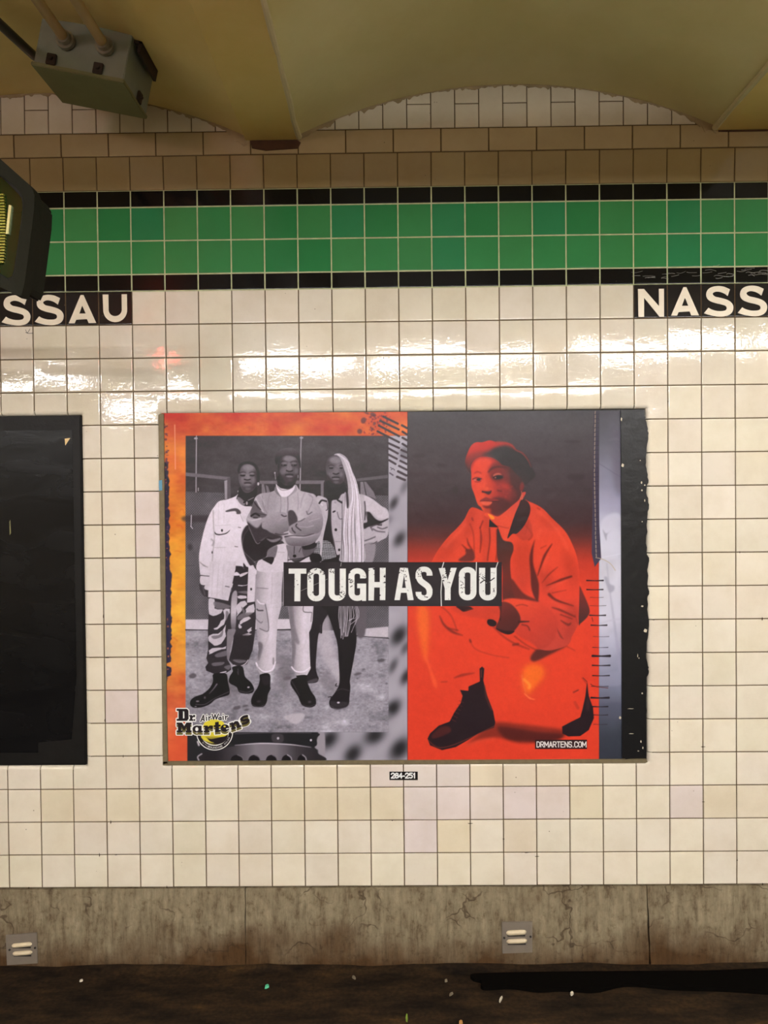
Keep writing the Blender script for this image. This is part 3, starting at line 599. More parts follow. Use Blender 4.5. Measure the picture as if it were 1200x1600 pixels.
def paint_portrait(c):
    """red duotone print of a crouching person"""
    W, H, S = c.w, c.h, c.S
    Y = (np.arange(H)/S+c.y0)
    st = np.array([[640, 90, 86, 87], [700, 84, 76, 78], [770, 74, 62, 64], [815, 72, 52, 54], [838, 96, 50, 48], [858, 150, 54, 44], [880, 196, 58, 42], [930, 222, 62, 38], [1190, 224, 62, 38]], float)
    col = np.stack([np.interp(Y, st[:, 0], st[:, 1+k]) for k in range(3)], -1)[:, None, :]*np.ones((1, W, 1))
    n = value_noise(H, W, 26*S, 31, 4, 2.5)[..., None]
    col = col*(1+(n-.5)*.10*np.clip((900-Y)/100, .25, 1)[:, None, None])
    c.F(0, 0, 1)
    c.put(c.mask_poly([(637, 640), (936, 640), (936, 1192), (637, 1192)], False), col)
    R = (226, 64, 38); R2 = (214, 66, 46); DK = (62, 42, 42); MR = (150, 48, 36); BK = (40, 26, 30)
    rubs = [(655, 712, 10, 3), (690, 727, 8, 2.5), (712, 765, 5, 7), (900, 745, 14, 5), (895, 690, 14, 1.5)]
    for x, y, a, b in rubs: c.E(x, y, a, b, (58, 48, 52), blur=1.5, alpha=.35)
    # shadow on the ground
    c.F(640, 930, 3.75)
    c.P([(500, 745), (640, 755), (800, 775), (900, 790), (900, 830), (760, 860), (640, 865), (520, 835), (400, 850), (330, 880), (420, 800)], (120, 40, 30), blur=2.2, alpha=.8)
    c.P([(520, 770), (650, 785), (740, 800), (900, 815), (860, 850), (740, 858), (600, 850), (540, 820)], (75, 28, 26), blur=2, alpha=.8)
    c.L([(330, 880), (420, 850), (500, 840)], 10, (240, 90, 60), blur=2, alpha=.5)
    # trousers
    c.F(660, 760, 4.444)
    c.P([(-20, 640), (60, 580), (300, 580), (560, 600), (1000, 600), (1120, 700), (1170, 800), (1120, 1000), (1100, 1360), (1000, 1500), (560, 1560), (480, 1400), (420, 1240), (380, 1260), (200, 1300), (120, 1400), (60, 1300), (20, 1100), (-30, 900)], (227, 64, 38), blur=2, alpha=.7)
    c.P([(0, 820), (45, 880), (40, 1100), (20, 1220), (-30, 1000), (-35, 850)], (245, 110, 40), blur=3, alpha=.75)
    c.L([(20, 1180), (60, 1290), (85, 1360), (95, 1400)], [10, 14, 30, 10], (246, 98, 52), blur=1.5, alpha=.7)
    c.P([(690, 1300), (730, 1240), (820, 1240), (850, 1310), (780, 1400), (730, 1450), (700, 1400)], (250, 112, 34), blur=3.2, alpha=.85)
    c.L([(705, 1340), (745, 1380), (740, 1400)], 18, (252, 150, 60), blur=1, alpha=.7); c.L([(710, 1440), (745, 1470), (780, 1480)], [8, 12, 6], (252, 120, 70), blur=.6, alpha=.85)
    c.L([(690, 1310), (700, 1370), (715, 1430)], 6, (245, 120, 70), blur=.8, alpha=.7)
    for p, w, a in (([(120, 900), (150, 960), (210, 1010), (280, 1035)], [6, 16, 18, 5], .75), ([(330, 1070), (370, 1130), (480, 1170), (600, 1190)], 8, .3), ([(140, 840), (200, 900), (240, 1000)], 9, .4), ([(480, 960), (560, 1040), (640, 1090), (740, 1130)], 12, .5), ([(640, 1040), (720, 1100), (800, 1140)], 10, .5),
                    ([(130, 1358), (170, 1356)], 7, .5), ([(220, 1330), (280, 1310), (360, 1296)], [6, 20, 6], .5), ([(1050, 1430), (1085, 1412)], [10, 4], .9), ([(330, 1065), (336, 1080)], 12, .8), ([(180, 985), (245, 1000)], 12, .6), ([(1000, 1110), (1060, 1140)], 5, .5), ([(630, 1100), (665, 1095)], 16, .75), ([(1110, 1330), (1140, 1370)], 5, .6), ([(1060, 1500), (1080, 1540)], 20, .25)):
        c.L(p, w, (110, 34, 28), blur=.8, alpha=a)
    # hip/back shape behind sleeve
    c.P([(1085, 700), (1120, 750), (1160, 850), (1150, 900), (1100, 950), (1085, 945)], {'p': (1100, 740), 'q': (1110, 950), 'c': [(120, 45, 40), (72, 40, 38)]}, blur=.4)
    c.P([(750, 1190), (800, 1130), (900, 1135), (1000, 1100), (980, 1120), (880, 1170), (780, 1215)], (70, 34, 32), blur=1.4, alpha=.85)
    # jacket
    jac = c.P([(370, 150), (330, 155), (290, 230), (240, 290), (180, 350), (110, 440), (70, 515), (70, 560), (560, 560), (560, 800), (620, 780), (700, 790), (640, 900), (640, 1010), (760, 1080), (820, 1130), (900, 1135), (1010, 1100), (1040, 1040), (1080, 960), (1085, 900), (1090, 760), (1090, 620), (1075, 500), (1040, 400), (990, 310), (900, 220), (830, 150), (740, 105), (690, 100), (520, 200), (460, 190)],
              {'p': (500, 130), 'q': (560, 1130), 'c': [(214, 74, 56), (226, 70, 46), (224, 64, 42), (196, 64, 50)]}, blur=.3)
    jm = c.full(jac)
    # inner dark placket
    c.P([(520, 290), (560, 370), (620, 390), (632, 440), (610, 520), (620, 650), (660, 750), (700, 790), (620, 780), (560, 800), (555, 560), (520, 500)], {'p': (540, 300), 'q': (640, 780), 'c': [(62, 50, 50), (84, 48, 44), (110, 44, 38), (92, 40, 36)]}, blur=.5)
    c.P([(618, 640), (700, 740), (800, 790), (800, 800), (700, 785), (640, 770)], (110, 42, 36), blur=1)
    # sleeve separation and folds
    c.P([(780, 370), (770, 440), (770, 540), (800, 640), (810, 700), (800, 800), (760, 720), (750, 600), (745, 480)], (82, 34, 32), blur=.9, clip=jm, alpha=.9)
    for p, w, a in (([(900, 400), (850, 480), (820, 560), (800, 620)], [6, 18, 12, 6], .85), ([(1035, 625), (960, 650), (860, 690)], [14, 18, 4], .9), ([(880, 750), (930, 790), (1050, 830)], [22, 16, 6], .85), ([(900, 840), (960, 860), (1060, 905)], [6, 16, 10], .75), ([(960, 930), (1010, 960), (1030, 950)], [6, 18, 10], .8), ([(930, 980), (960, 1040), (980, 1060)], [5, 14, 4], .6),
                    ([(940, 560), (880, 610), (830, 670)], [4, 12, 4], .6), ([(1000, 720), (900, 740)], [4, 8], .5), ([(960, 890), (1040, 920)], [10, 8], .7), ([(1060, 890), (1085, 980)], 6, .4), ([(850, 1000), (870, 1100)], 8, .3), ([(400, 280), (408, 360), (400, 460)], [4, 16, 6], .6), ([(330, 260), (355, 340), (360, 500)], 8, .4), ([(465, 290), (468, 380), (455, 480), (452, 515)], 8, .85), ([(515, 300), (520, 420), (510, 515)], 7, .75),
                    ([(345, 220), (350, 235)], 12, .5), ([(310, 360), (320, 400), (345, 440)], [4, 12, 8], .7), ([(275, 405), (310, 440)], [5, 12], .8), ([(420, 240), (400, 290)], 9, .7), ([(800, 150), (815, 160)], 8, .4), ([(700, 250), (760, 330), (740, 370)], 14, .4), ([(860, 410), (820, 430)], 6, .4), ([(735, 250), (715, 330)], 6, .5), ([(760, 900), (860, 920)], 8, .3)):
        c.L(p, w, (100, 34, 28), blur=.7, alpha=a, clip=jm)
    c.P([(300, 440), (350, 440), (355, 515), (250, 515), (300, 470)], (86, 40, 38), blur=.9, alpha=.85)
    c.P([(650, 270), (740, 230), (760, 340), (700, 375), (640, 320)], (180, 62, 50), blur=1, alpha=.7, clip=jm)
    for pts_, a_, bl in (([(820, 560), (900, 640), (880, 760), (820, 700)], .30, 5), ([(960, 430), (1060, 520), (1075, 700), (1010, 640)], .28, 6), ([(1000, 820), (1080, 860), (1040, 1040), (980, 1060), (1010, 940)], .35, 5), ([(640, 420), (700, 380), (760, 420), (750, 620), (700, 740), (640, 640)], .22, 6),
                     ([(860, 200), (940, 270), (900, 300), (820, 220)], .25, 5), ([(120, 430), (200, 360), (260, 380), (180, 500), (90, 512)], .22, 5), ([(330, 170), (370, 160), (350, 300), (300, 380), (290, 300)], .2, 4), ([(430, 200), (460, 240), (455, 500), (420, 500)], .25, 3), ([(700, 820), (900, 900), (930, 1000), (840, 1080), (760, 960)], .22, 8)):
        c.P(pts_, (120, 36, 30), blur=bl, alpha=a_, clip=jm)
    for pts_, w_ in (([(800, 170), (880, 240), (960, 340), (1010, 440)], 14), ([(300, 260), (250, 320), (160, 420)], 12), ([(880, 470), (850, 540), (845, 600)], 10), ([(1000, 650), (920, 690), (860, 730)], 10), ([(1040, 860), (960, 830), (900, 800)], 8), ([(440, 300), (440, 500)], 8), ([(820, 300), (800, 360)], 12)):
        c.L(pts_, w_, (242, 92, 66), blur=2, alpha=.5, clip=jm)
    # cuff, gloved hands
    c.P([(560, 800), (620, 778), (720, 790), (820, 820), (900, 870), (940, 960), (900, 1080), (820, 1130), (760, 1090), (640, 1010), (640, 900)], {'p': (650, 800), 'q': (860, 1100), 'c': [(228, 70, 42), (206, 60, 42), (186, 58, 44)]}, blur=1)
    c.L([(650, 830), (690, 820), (730, 830)], 7, (130, 40, 32), blur=.6, alpha=.7)
    c.P([(240, 830), (350, 835), (560, 830), (540, 900), (500, 960), (420, 920), (300, 900), (200, 850)], (196, 58, 40), blur=1.5, alpha=.6)
    c.P([(235, 830), (320, 832), (345, 850), (290, 870), (260, 855)], (50, 30, 32), blur=.4); c.L([(300, 860), (350, 850)], 8, (90, 34, 30), blur=.4)
    c.P([(530, 830), (560, 800), (620, 820), (670, 880), (680, 940), (640, 1000), (610, 1025), (560, 1010), (510, 985), (530, 930), (545, 880)], {'p': (540, 820), 'q': (640, 1010), 'c': [(120, 44, 38), (92, 38, 34), (80, 34, 32)]}, blur=.6)
    c.P([(455, 925), (490, 925), (515, 945), (505, 970), (470, 970), (450, 950)], (44, 26, 28), blur=.3)
    c.P([(510, 985), (570, 1000), (640, 1005), (600, 1028), (550, 1015)], (48, 26, 28), blur=.4); c.L([(670, 940), (740, 938)], [16, 8], (70, 30, 28), blur=.5); c.L([(690, 960), (730, 970), (745, 1000)], 8, (120, 40, 32), blur=.6)
    c.L([(545, 835), (540, 930)], 7, (60, 28, 28), blur=.5)
    # neck / roll collar
    c.P([(440, 180), (700, 40), (690, 100), (640, 200), (590, 365), (560, 330), (530, 280), (480, 225)], {'p': (650, 100), 'q': (560, 340), 'c': [(205, 76, 64), (224, 78, 56), (222, 76, 54)]}, blur=.3)
    c.L([(520, 272), (570, 285), (600, 290)], 6, (180, 60, 46), blur=.5)
    c.P([(455, 190), (490, 205), (500, 225), (480, 228), (465, 210)], (250, 140, 44), blur=.4)
    c.P([(465, 225), (490, 250), (530, 285), (462, 282)], BK, blur=.25, smooth=False)
    c.P([(690, 90), (735, 110), (750, 170), (715, 260), (660, 325), (625, 330), (590, 362), (610, 290), (640, 200), (665, 140)], {'p': (700, 110), 'q': (620, 340), 'c': [(70, 46, 46), (54, 42, 44)]}, blur=.25)
    # ---- head
    c.F(710, 680, 8)
    hd = c.P([(205, 380), (240, 310), (330, 268), (470, 280), (560, 330), (700, 380), (800, 480), (860, 600), (850, 700), (810, 800), (720, 880), (640, 950), (560, 1010), (510, 1010), (440, 975), (370, 960), (330, 900), (290, 860), (250, 740), (215, 640), (212, 500)],
             {'p': (230, 620), 'q': (800, 660), 'c': [(226, 76, 52), (222, 78, 54), (178, 64, 52), (128, 54, 48), (92, 50, 48)]}, blur=.4)
    hm = c.full(hd)
    c.E(350, 340, 120, 60, (230, 80, 54), blur=2, alpha=.8, clip=hm)
    c.P([(470, 360), (560, 340), (680, 400), (720, 520), (700, 620), (620, 560), (560, 600), (470, 560), (430, 480)], (120, 52, 48), blur=2, alpha=.75, clip=hm)
    c.P([(700, 400), (870, 450), (880, 620), (800, 700), (720, 640)], (84, 50, 50), blur=1.5, alpha=.8, clip=hm)
    c.P([(520, 600), (640, 590), (760, 680), (780, 780), (680, 860), (600, 900), (540, 820), (560, 720)], (150, 58, 50), blur=2, alpha=.7, clip=hm)
    c.E(640, 640, 70, 30, (188, 68, 52), blur=2, alpha=.6, rot=.3, clip=hm); c.E(700, 760, 40, 50, (130, 54, 50), blur=2, alpha=.6, clip=hm)
    c.P([(460, 800), (600, 780), (700, 860), (600, 980), (510, 1010), (450, 960)], (78, 44, 46), blur=1.8, alpha=.8, clip=hm)
    # eyes
    c.L([(425, 462), (475, 412), (560, 394), (650, 412)], [18, 28, 26, 12], (84, 42, 40), blur=1, alpha=.8, clip=hm)
    c.L([(203, 410), (248, 318), (340, 272), (460, 284), (560, 336), (680, 392)], 22, (120, 50, 46), blur=1.4, alpha=.55, clip=hm)
    c.P([(640, 380), (860, 430), (880, 640), (800, 820), (640, 950), (620, 880), (720, 760), (700, 620), (680, 500)], (82, 46, 46), blur=3, alpha=.6, clip=hm)
    for sx_, sy_, sr_ in ((600, 700, 14), (660, 730, 12), (700, 690, 12), (640, 770, 14), (580, 760, 10), (720, 640, 12), (560, 640, 14)): c.E(sx_, sy_, sr_, sr_*.8, (184, 70, 54), blur=.8, alpha=.4, clip=hm)
    c.E(540, 520, 80, 42, (92, 46, 44), blur=1.4, alpha=.8, clip=hm)
    c.P([(485, 498), (520, 474), (565, 474), (594, 498), (540, 500), (490, 518)], (188, 92, 78), blur=.6, clip=hm)
    c.P([(486, 524), (530, 502), (590, 504), (606, 530), (550, 550), (505, 546)], (52, 36, 40), blur=.6, clip=hm); c.E(512, 530, 12, 10, (150, 90, 84), blur=.4, clip=hm)
    c.L([(250, 475), (290, 458), (335, 475)], [8, 18, 10], (150, 56, 46), blur=.8, alpha=.8, clip=hm)
    c.E(290, 550, 62, 26, (170, 62, 52), blur=1.2, alpha=.7, clip=hm)
    c.L([(228, 550), (280, 530), (340, 545)], 9, (70, 36, 38), blur=.4, clip=hm); c.E(303, 555, 26, 18, (58, 34, 40), blur=.4, clip=hm); c.E(258, 560, 18, 9, (200, 104, 92), blur=.4, clip=hm); c.L([(260, 582), (300, 586), (330, 575)], 7, (120, 48, 42), blur=.5, clip=hm); c.L([(255, 505), (300, 495), (335, 505)], 10, (222, 90, 66), blur=.6, clip=hm)
    # nose
    c.P([(400, 500), (440, 560), (480, 680), (470, 720), (430, 740), (350, 715), (345, 690), (400, 640)], (206, 72, 52), blur=1.2, alpha=.6, clip=hm)
    c.P([(345, 695), (380, 700), (430, 700), (465, 690), (455, 725), (425, 742), (370, 720), (345, 715)], (72, 36, 38), blur=.5, clip=hm)
    c.E(400, 668, 32, 20, (226, 84, 60), blur=.8, alpha=.8, clip=hm); c.L([(470, 600), (560, 670), (575, 700)], 12, (196, 70, 52), blur=1, alpha=.6, clip=hm); c.L([(540, 690), (590, 700)], 18, (84, 40, 40), blur=1, alpha=.7, clip=hm)
    # lips
    c.P([(320, 820), (360, 790), (400, 775), (440, 790), (520, 800), (560, 820), (470, 825), (400, 822)], (140, 54, 48), blur=.5, clip=hm)
    c.L([(320, 825), (400, 822), (470, 828), (560, 822)], [6, 7, 7, 5], (60, 32, 36), blur=.3, clip=hm)
    c.P([(330, 832), (400, 830), (470, 834), (450, 865), (400, 878), (350, 862)], (222, 92, 70), blur=.5, clip=hm)
    c.P([(345, 880), (400, 885), (470, 880), (460, 910), (400, 918)], (96, 44, 44), blur=1, alpha=.85, clip=hm); c.E(410, 940, 50, 22, (178, 66, 52), blur=1.2, alpha=.6, clip=hm)
    # ear, earring
    c.E(845, 640, 26, 60, (132, 58, 54), blur=.8, alpha=.8, rot=.2); c.L([(838, 700), (840, 740), (825, 790), (850, 800), (845, 745)], 7, (200, 110, 84), blur=.3)
    # beret
    c.P([(205, 480), (150, 400), (135, 320), (165, 220), (210, 130), (270, 90), (350, 88), (440, 65), (530, 85), (640, 92), (720, 120), (760, 170), (850, 215), (920, 290), (980, 420), (1010, 500), (960, 560), (880, 620), (860, 560), (760, 470), (700, 400), (600, 370), (540, 310), (460, 270), (340, 265), (260, 300), (215, 360), (200, 420)],
        {'p': (380, 80), 'q': (460, 330), 'c': [(206, 72, 54), (190, 68, 54), (96, 56, 54), (66, 54, 56)], 't': [0, .3, .75, 1]}, blur=.4)
    c.P([(500, 160), (640, 130), (740, 180), (850, 240), (930, 330), (990, 470), (950, 560), (880, 610), (800, 500), (700, 400), (590, 360), (540, 300), (430, 250), (340, 240), (430, 210)], (68, 56, 58), blur=2)
    c.L([(530, 88), (640, 96), (720, 128), (770, 185), (850, 225), (920, 310), (960, 400)], [26, 24, 22, 12, 14, 10, 4], (168, 76, 66), blur=.8, alpha=.85)
    c.P([(160, 330), (190, 240), (280, 210), (360, 220), (300, 270), (230, 330), (200, 400), (200, 470), (170, 410)], (150, 66, 58), blur=2.2, alpha=.6)
    # right-hand hair
    c.E(960, 500, 50, 60, (64, 52, 54), blur=2, alpha=.5)
    # ---- boots
    c.F(640, 930, 3.75)
    c.P([(410, 430), (425, 418), (438, 430), (432, 500), (455, 590), (490, 680), (502, 745), (495, 775), (400, 812), (340, 850), (270, 890), (190, 908), (120, 880), (105, 840), (120, 810), (170, 765), (235, 740), (260, 690), (300, 630), (310, 590), (295, 555), (345, 560), (345, 535), (412, 505)], BK, blur=.3, smooth=False)
    c.L([(110, 850), (150, 885), (200, 892), (300, 860), (500, 765)], 5, (120, 50, 40), blur=.4, alpha=.8); c.P([(130, 820), (180, 775), (230, 770), (240, 800), (180, 830), (140, 840)], (84, 34, 32), blur=1, alpha=.8); c.L([(440, 530), (450, 600), (480, 670)], 8, (120, 60, 50), blur=.8, alpha=.6); c.L([(420, 440), (420, 480)], 5, (110, 50, 44), blur=.4)
    for i in range(6): c.L([(248+i*9, 728-i*22), (270+i*9, 740-i*22)], 5, (110, 46, 40), blur=.4, alpha=.6)
    c.P([(1040, 505), (1050, 590), (1075, 660), (1080, 720), (1050, 790), (1000, 825), (930, 828), (895, 810), (893, 770), (940, 745), (1000, 715), (1015, 660), (1030, 590)], BK, blur=.3, smooth=False); c.E(1045, 640, 10, 40, (64, 40, 42), blur=1.2, alpha=.7)

def paint_rest(c):
    W, H, S = c.w, c.h, c.S
    X, Y = np.meshgrid(np.arange(W)/S+c.x0, np.arange(H)/S+c.y0)
    c.F(0, 0, 1)
    # orange print
    n = value_noise(H, W, 30*S, 41, 5, 1.2); n2 = value_noise(H, W, 7*S, 42, 3, 2.5)
    t = np.clip(((Y-643)/260), 0, 1)*np.clip((1110-Y)/120, 0, 1)
    base = np.stack([218+20*t, 100+58*t, 62-12*t], -1)
    col = base*(1+((n-.5)*.22+(n2-.5)*.12)[..., None])+np.stack([0*n, (n-.5)*55, (n-.5)*20], -1)
    c.put(c.mask_poly([(250, 640), (637, 640), (637, 681), (290, 681), (293, 1192), (250, 1192)], False), col)
    c.P([(252, 645), (290, 645), (275, 652), (258, 655)], (206, 70, 52), blur=2, alpha=.7)
    c.P([(258, 1155), (290, 1130), (292, 1188), (258, 1188)], (224, 84, 48), blur=6, alpha=.7)
    r = np.random.RandomState(6)
    for i in range(34):
        x, y = (r.uniform(262, 288), r.uniform(700, 1180)) if i % 2 else (r.uniform(270, 550), r.uniform(648, 676))
        c.L([(x, y), (x+r.uniform(2, 8), y+r.uniform(-3, 4)), (x+r.uniform(6, 12), y+r.uniform(-2, 6))], r.uniform(.6, 1.6), (206, 84, 44), blur=.8, alpha=.5)
    c.L([(273, 664), (274, 733)], 1.6, (238, 150, 120), blur=.4)
    # torn dark edge on the left
    nn = value_noise(1, 600, 6, 50, 3)[0]
    L = []; Rr = []
    for i in range(0, 345, 3):
        y = 722+i; wdt = 3.5+6*nn[i]+(2 if y > 860 else 0)
        if 1035 < y < 1043: wdt = .5
        if y > 1056: wdt = 2
        L.append((256.5+i*.006, y)); Rr.append((257+i*.006+wdt, y))
    c.P(L+Rr[::-1], (48, 42, 66), smooth=False, blur=.4)
    for i in range(90):
        y = r.uniform(660, 735) if i < 45 else r.uniform(735, 1075)
        c.E(r.uniform(257, 263), y, r.uniform(.5, 2.2), r.uniform(.4, 2.2), (96, 66, 84) if i % 3 else (214, 120, 70), blur=.3, alpha=.8)
    # spatter and perforated print at the upper right of the orange
    for i in range(70):
        x, y = r.normal(590, 14), r.uniform(645, 680)
        if 562 < x < 634: c.E(x, y, r.uniform(.3, 2.2), r.uniform(.3, 2), (128, 66, 70), blur=.3, alpha=.8)
    for x, y, a, b in ((568, 657, 4, 5), (562, 674, 4, 4), (573, 645.5, 4, 1.5), (583, 648, 5, 3), (585, 662, 2, 3), (582, 670, 2, 2)): c.E(x, y, a, b, (96, 70, 74), blur=.6, alpha=.8, rot=.4)
    # soft chequered print
    cb = np.full((H, W), 168.)+(value_noise(H, W, 40*S, 51, 3)-.5)*24
    for x, y, a, b, v in ((631, 705, 6, 7, 90), (633, 712, 5, 5, 95), (615, 786, 5, 8, 74), (624, 842, 7, 9, 66), (632, 760, 5, 9, 120), (606, 812, 6, 6, 130), (612, 905, 6, 6, 150), (623, 993, 9, 11, 42), (614, 1040, 5, 9, 90), (634, 1057, 6, 9, 54), (614, 1106, 9, 10, 44), (633, 1012, 5, 8, 95),
                          (514, 1155, 10, 11, 44), (551, 1178, 10, 11, 44), (585, 1149, 12, 10, 42), (624, 1170, 11, 13, 36), (494, 1184, 6, 8, 80), (600, 1120, 8, 6, 110)):
        cb = cb-(cb-v)*np.exp(-((((X-x)+.35*(Y-y))/(a*1.05))**2+((Y-y)/(b*1.1))**2)**1.15*.6)
    cc = np.stack([cb*1.02, cb*.955, cb*.99], -1)
    c.P([(607, 681), (637, 681), (637, 1190), (495, 1190), (495, 1144), (607, 1144)], cc, smooth=False)
    # heel strap print at the bottom left
    c.F(250, 1080, 4.444)
    c.P([(190, 284), (1100, 284), (1100, 490), (190, 490)], (40, 38, 40), smooth=False)
    c.P([(1095, 284), (1130, 284), (1130, 490), (1098, 490)], g(150), smooth=False, blur=1.2)
    c.P([(1060, 284), (1110, 284), (1092, 330), (1075, 390), (1110, 420), (1096, 490), (1140, 490), (1140, 284)], g(150), blur=.6)
    c.P([(500, 300), (1060, 286), (1086, 330), (1072, 385), (900, 368), (700, 358), (520, 375)], (34, 32, 34), blur=.3)
    c.P([(265, 480), (275, 440), (420, 400), (560, 376), (720, 362), (900, 368), (1060, 392), (1096, 430), (1096, 490), (265, 490)], {'p': (380, 430), 'q': (1090, 430), 'c': [g(38), g(70), g(128), g(122), g(64), g(40)]}, blur=.4)
    c.L([(520, 376), (700, 362), (900, 370), (1050, 390)], [3, 8, 6, 2], g(215), blur=.4); c.L([(270, 480), (262, 455), (290, 435)], 8, g(190), blur=.5); c.L([(262, 350), (270, 375)], 12, g(200), blur=.5)
    for x, rx in ((535, 46), (655, 42), (775, 40), (880, 36), (985, 32)):
        c.E(x, 482, rx, 40, g(26), blur=.2); c.L([(x+4, 442), (x+rx*.8, 460), (x+rx, 490)], 6, g(190 if x > 800 else 120), blur=.4)
    c.P([(780, 300), (850, 300), (852, 352), (785, 352)], g(62), blur=.5); c.E(820, 327, 8, 9, g(200), blur=.4); c.E(1048, 340, 7, 8, g(220), blur=.3); c.L([(520, 296), (780, 288), (1050, 290)], 4, g(90), blur=.4)
    # pale light-leak strip at the right, stitched seam
    c.F(0, 0, 1)
    st = np.array([[640, 92, 88, 92], [690, 108, 104, 110], [740, 134, 128, 140], [790, 166, 158, 174], [830, 192, 184, 194], [900, 210, 202, 206], [970, 204, 196, 204], [1010, 176, 170, 184], [1070, 128, 126, 142], [1110, 88, 88, 100], [1150, 58, 60, 68], [1192, 48, 50, 58]], float)
    lk = np.stack([np.interp(Y[:, 0], st[:, 0], st[:, 1+k]) for k in range(3)], -1)[:, None, :]*np.ones((1, W, 1))
    lk = lk*(1+(value_noise(H, W, 30*S, 61, 3)-.5)[..., None]*.14)
    c.P([(936, 640), (972, 640), (973, 1192), (936, 1192)], lk, smooth=False)
    c.P([(958, 680), (972, 680), (972, 770), (960, 760)], (104, 96, 106), blur=4, alpha=.6)
    c.F(900, 880, 5)
    c.L([(240, 0), (262, 200), (300, 470), (350, 850)], [8, 10, 18, 24], (160, 152, 168), blur=1, alpha=.55); c.P([(220, 110), (245, 110), (262, 160), (300, 180), (295, 215), (262, 230), (240, 180)], (168, 160, 172), blur=1, alpha=.9)
    c.P([(178, 470), (260, 440), (352, 430), (352, 440), (260, 458), (178, 480)], (190, 182, 192), blur=.8, alpha=.7); c.P([(178, 880), (352, 845), (352, 950), (178, 950)], (150, 146, 162), blur=1, alpha=.5); c.P([(178, 1115), (352, 1090), (352, 1200), (178, 1200)], (84, 84, 98), blur=1.5, alpha=.5)
    c.F(900, 640, 6.15)
    c.P([(240, 1075), (430, 1015), (430, 1380), (240, 1420)], (214, 206, 212), blur=1.5, alpha=.55); c.L([(225, 520), (430, 650)], 5, (104, 98, 110), blur=.4, alpha=.8)
    c.P([(255, 1150), (290, 1190), (340, 1160), (300, 1200), (290, 1260)], (160, 152, 164), blur=.8, alpha=.8); c.L([(240, 1425), (430, 1385)], 4, (232, 226, 230), blur=.5, alpha=.7)


def paint_over(c):
    c.F(0, 0, 1)
    c.P([(607.5, 681), (636.5, 681), (636.5, 735), (607.5, 735)], (188, 178, 186), blur=0, alpha=.35, smooth=False)
    c.P([(607, 640), (636, 640), (636, 679), (604, 681)], (222, 110, 78), blur=0, alpha=.4, smooth=False)
    c.F(550, 640, 10)
    D = (78, 68, 72)
    for a, b in (((490, 110), (715, 220)), ((440, 175), (730, 310)), ((420, 250), (735, 415)), ((400, 340), (735, 510)), ((560, 520), (735, 600)), ((560, 600), (715, 685)), ((565, 700), (700, 770)), ((580, 790), (680, 850)), ((780, 245), (860, 290)), ((790, 345), (860, 390)), ((790, 440), (860, 480)), ((790, 535), (860, 580)), ((770, 630), (860, 670)), ((770, 720), (860, 760)),
                 ((755, 800), (855, 850)), ((735, 880), (855, 940)), ((720, 965), (850, 1030)), ((705, 1050), (825, 1100))):
        c.L([a, b], 38 if a[1] > 900 else 34, D, blur=.15, smooth=False)
    c.L([(600, 905), (630, 925), (610, 940)], 12, (90, 80, 86), blur=.2); c.L([(640, 920), (665, 945)], 14, (90, 80, 86), blur=.2); c.L([(590, 990), (640, 1025)], 20, (90, 80, 86), blur=.3)
    c.F(900, 640, 6.15)
    c.P([(172, 0), (218, 0), (216, 700), (224, 1100), (242, 1430), (180, 1512), (150, 1380), (158, 1000), (165, 500)], {'p': (190, 0), 'q': (190, 1500), 'c': [(80, 74, 84), (72, 64, 78), (70, 62, 78)]}, smooth=False, blur=.3)
    r = np.random.RandomState(9)
    y = 10
    while y < 1400:
        xx = 186-8*math.sin(min(y, 700)/700*math.pi/2)+(y-700)*.022*(y > 700)
        c.L([(xx, y), (xx+r.uniform(-3, 3), y+30)], 7, (170, 146, 120), blur=.15); c.L([(xx-14, y+36), (xx+34, y+33)], 3, (52, 46, 58), blur=.2, alpha=.8); y += 43
    c.L([(190, 1422), (260, 1440), (330, 1480), (378, 1545)], 6, (184, 160, 130), blur=.15)
    # ink dashes across the seam
    c.F(900, 880, 5)
    for x0, x1, y, w in ((85, 212, 135, 12), (85, 210, 206, 11), (110, 214, 266, 3), (110, 235, 331, 3), (108, 230, 407, 11), (118, 240, 484, 11), (135, 258, 573, 3), (130, 250, 658, 5), (130, 264, 724, 19), (128, 264, 798, 11), (130, 260, 878, 9), (120, 252, 962, 4), (120, 256, 1051, 16), (130, 248, 1120, 11), (140, 248, 1185, 7), (138, 244, 1259, 4)):
        c.L([(x0, y), ((x0+x1)/2, y+2), (x1, y)], [w, w*.6, w*1.05], (38, 30, 36), blur=.12)
    for p in ([(125, 425), (132, 455)], [(115, 945), (150, 962), (250, 975)], [(55, 895), (85, 925)], [(0, 1000), (18, 992)]): c.L(p, 5, (90, 34, 32), blur=.3)



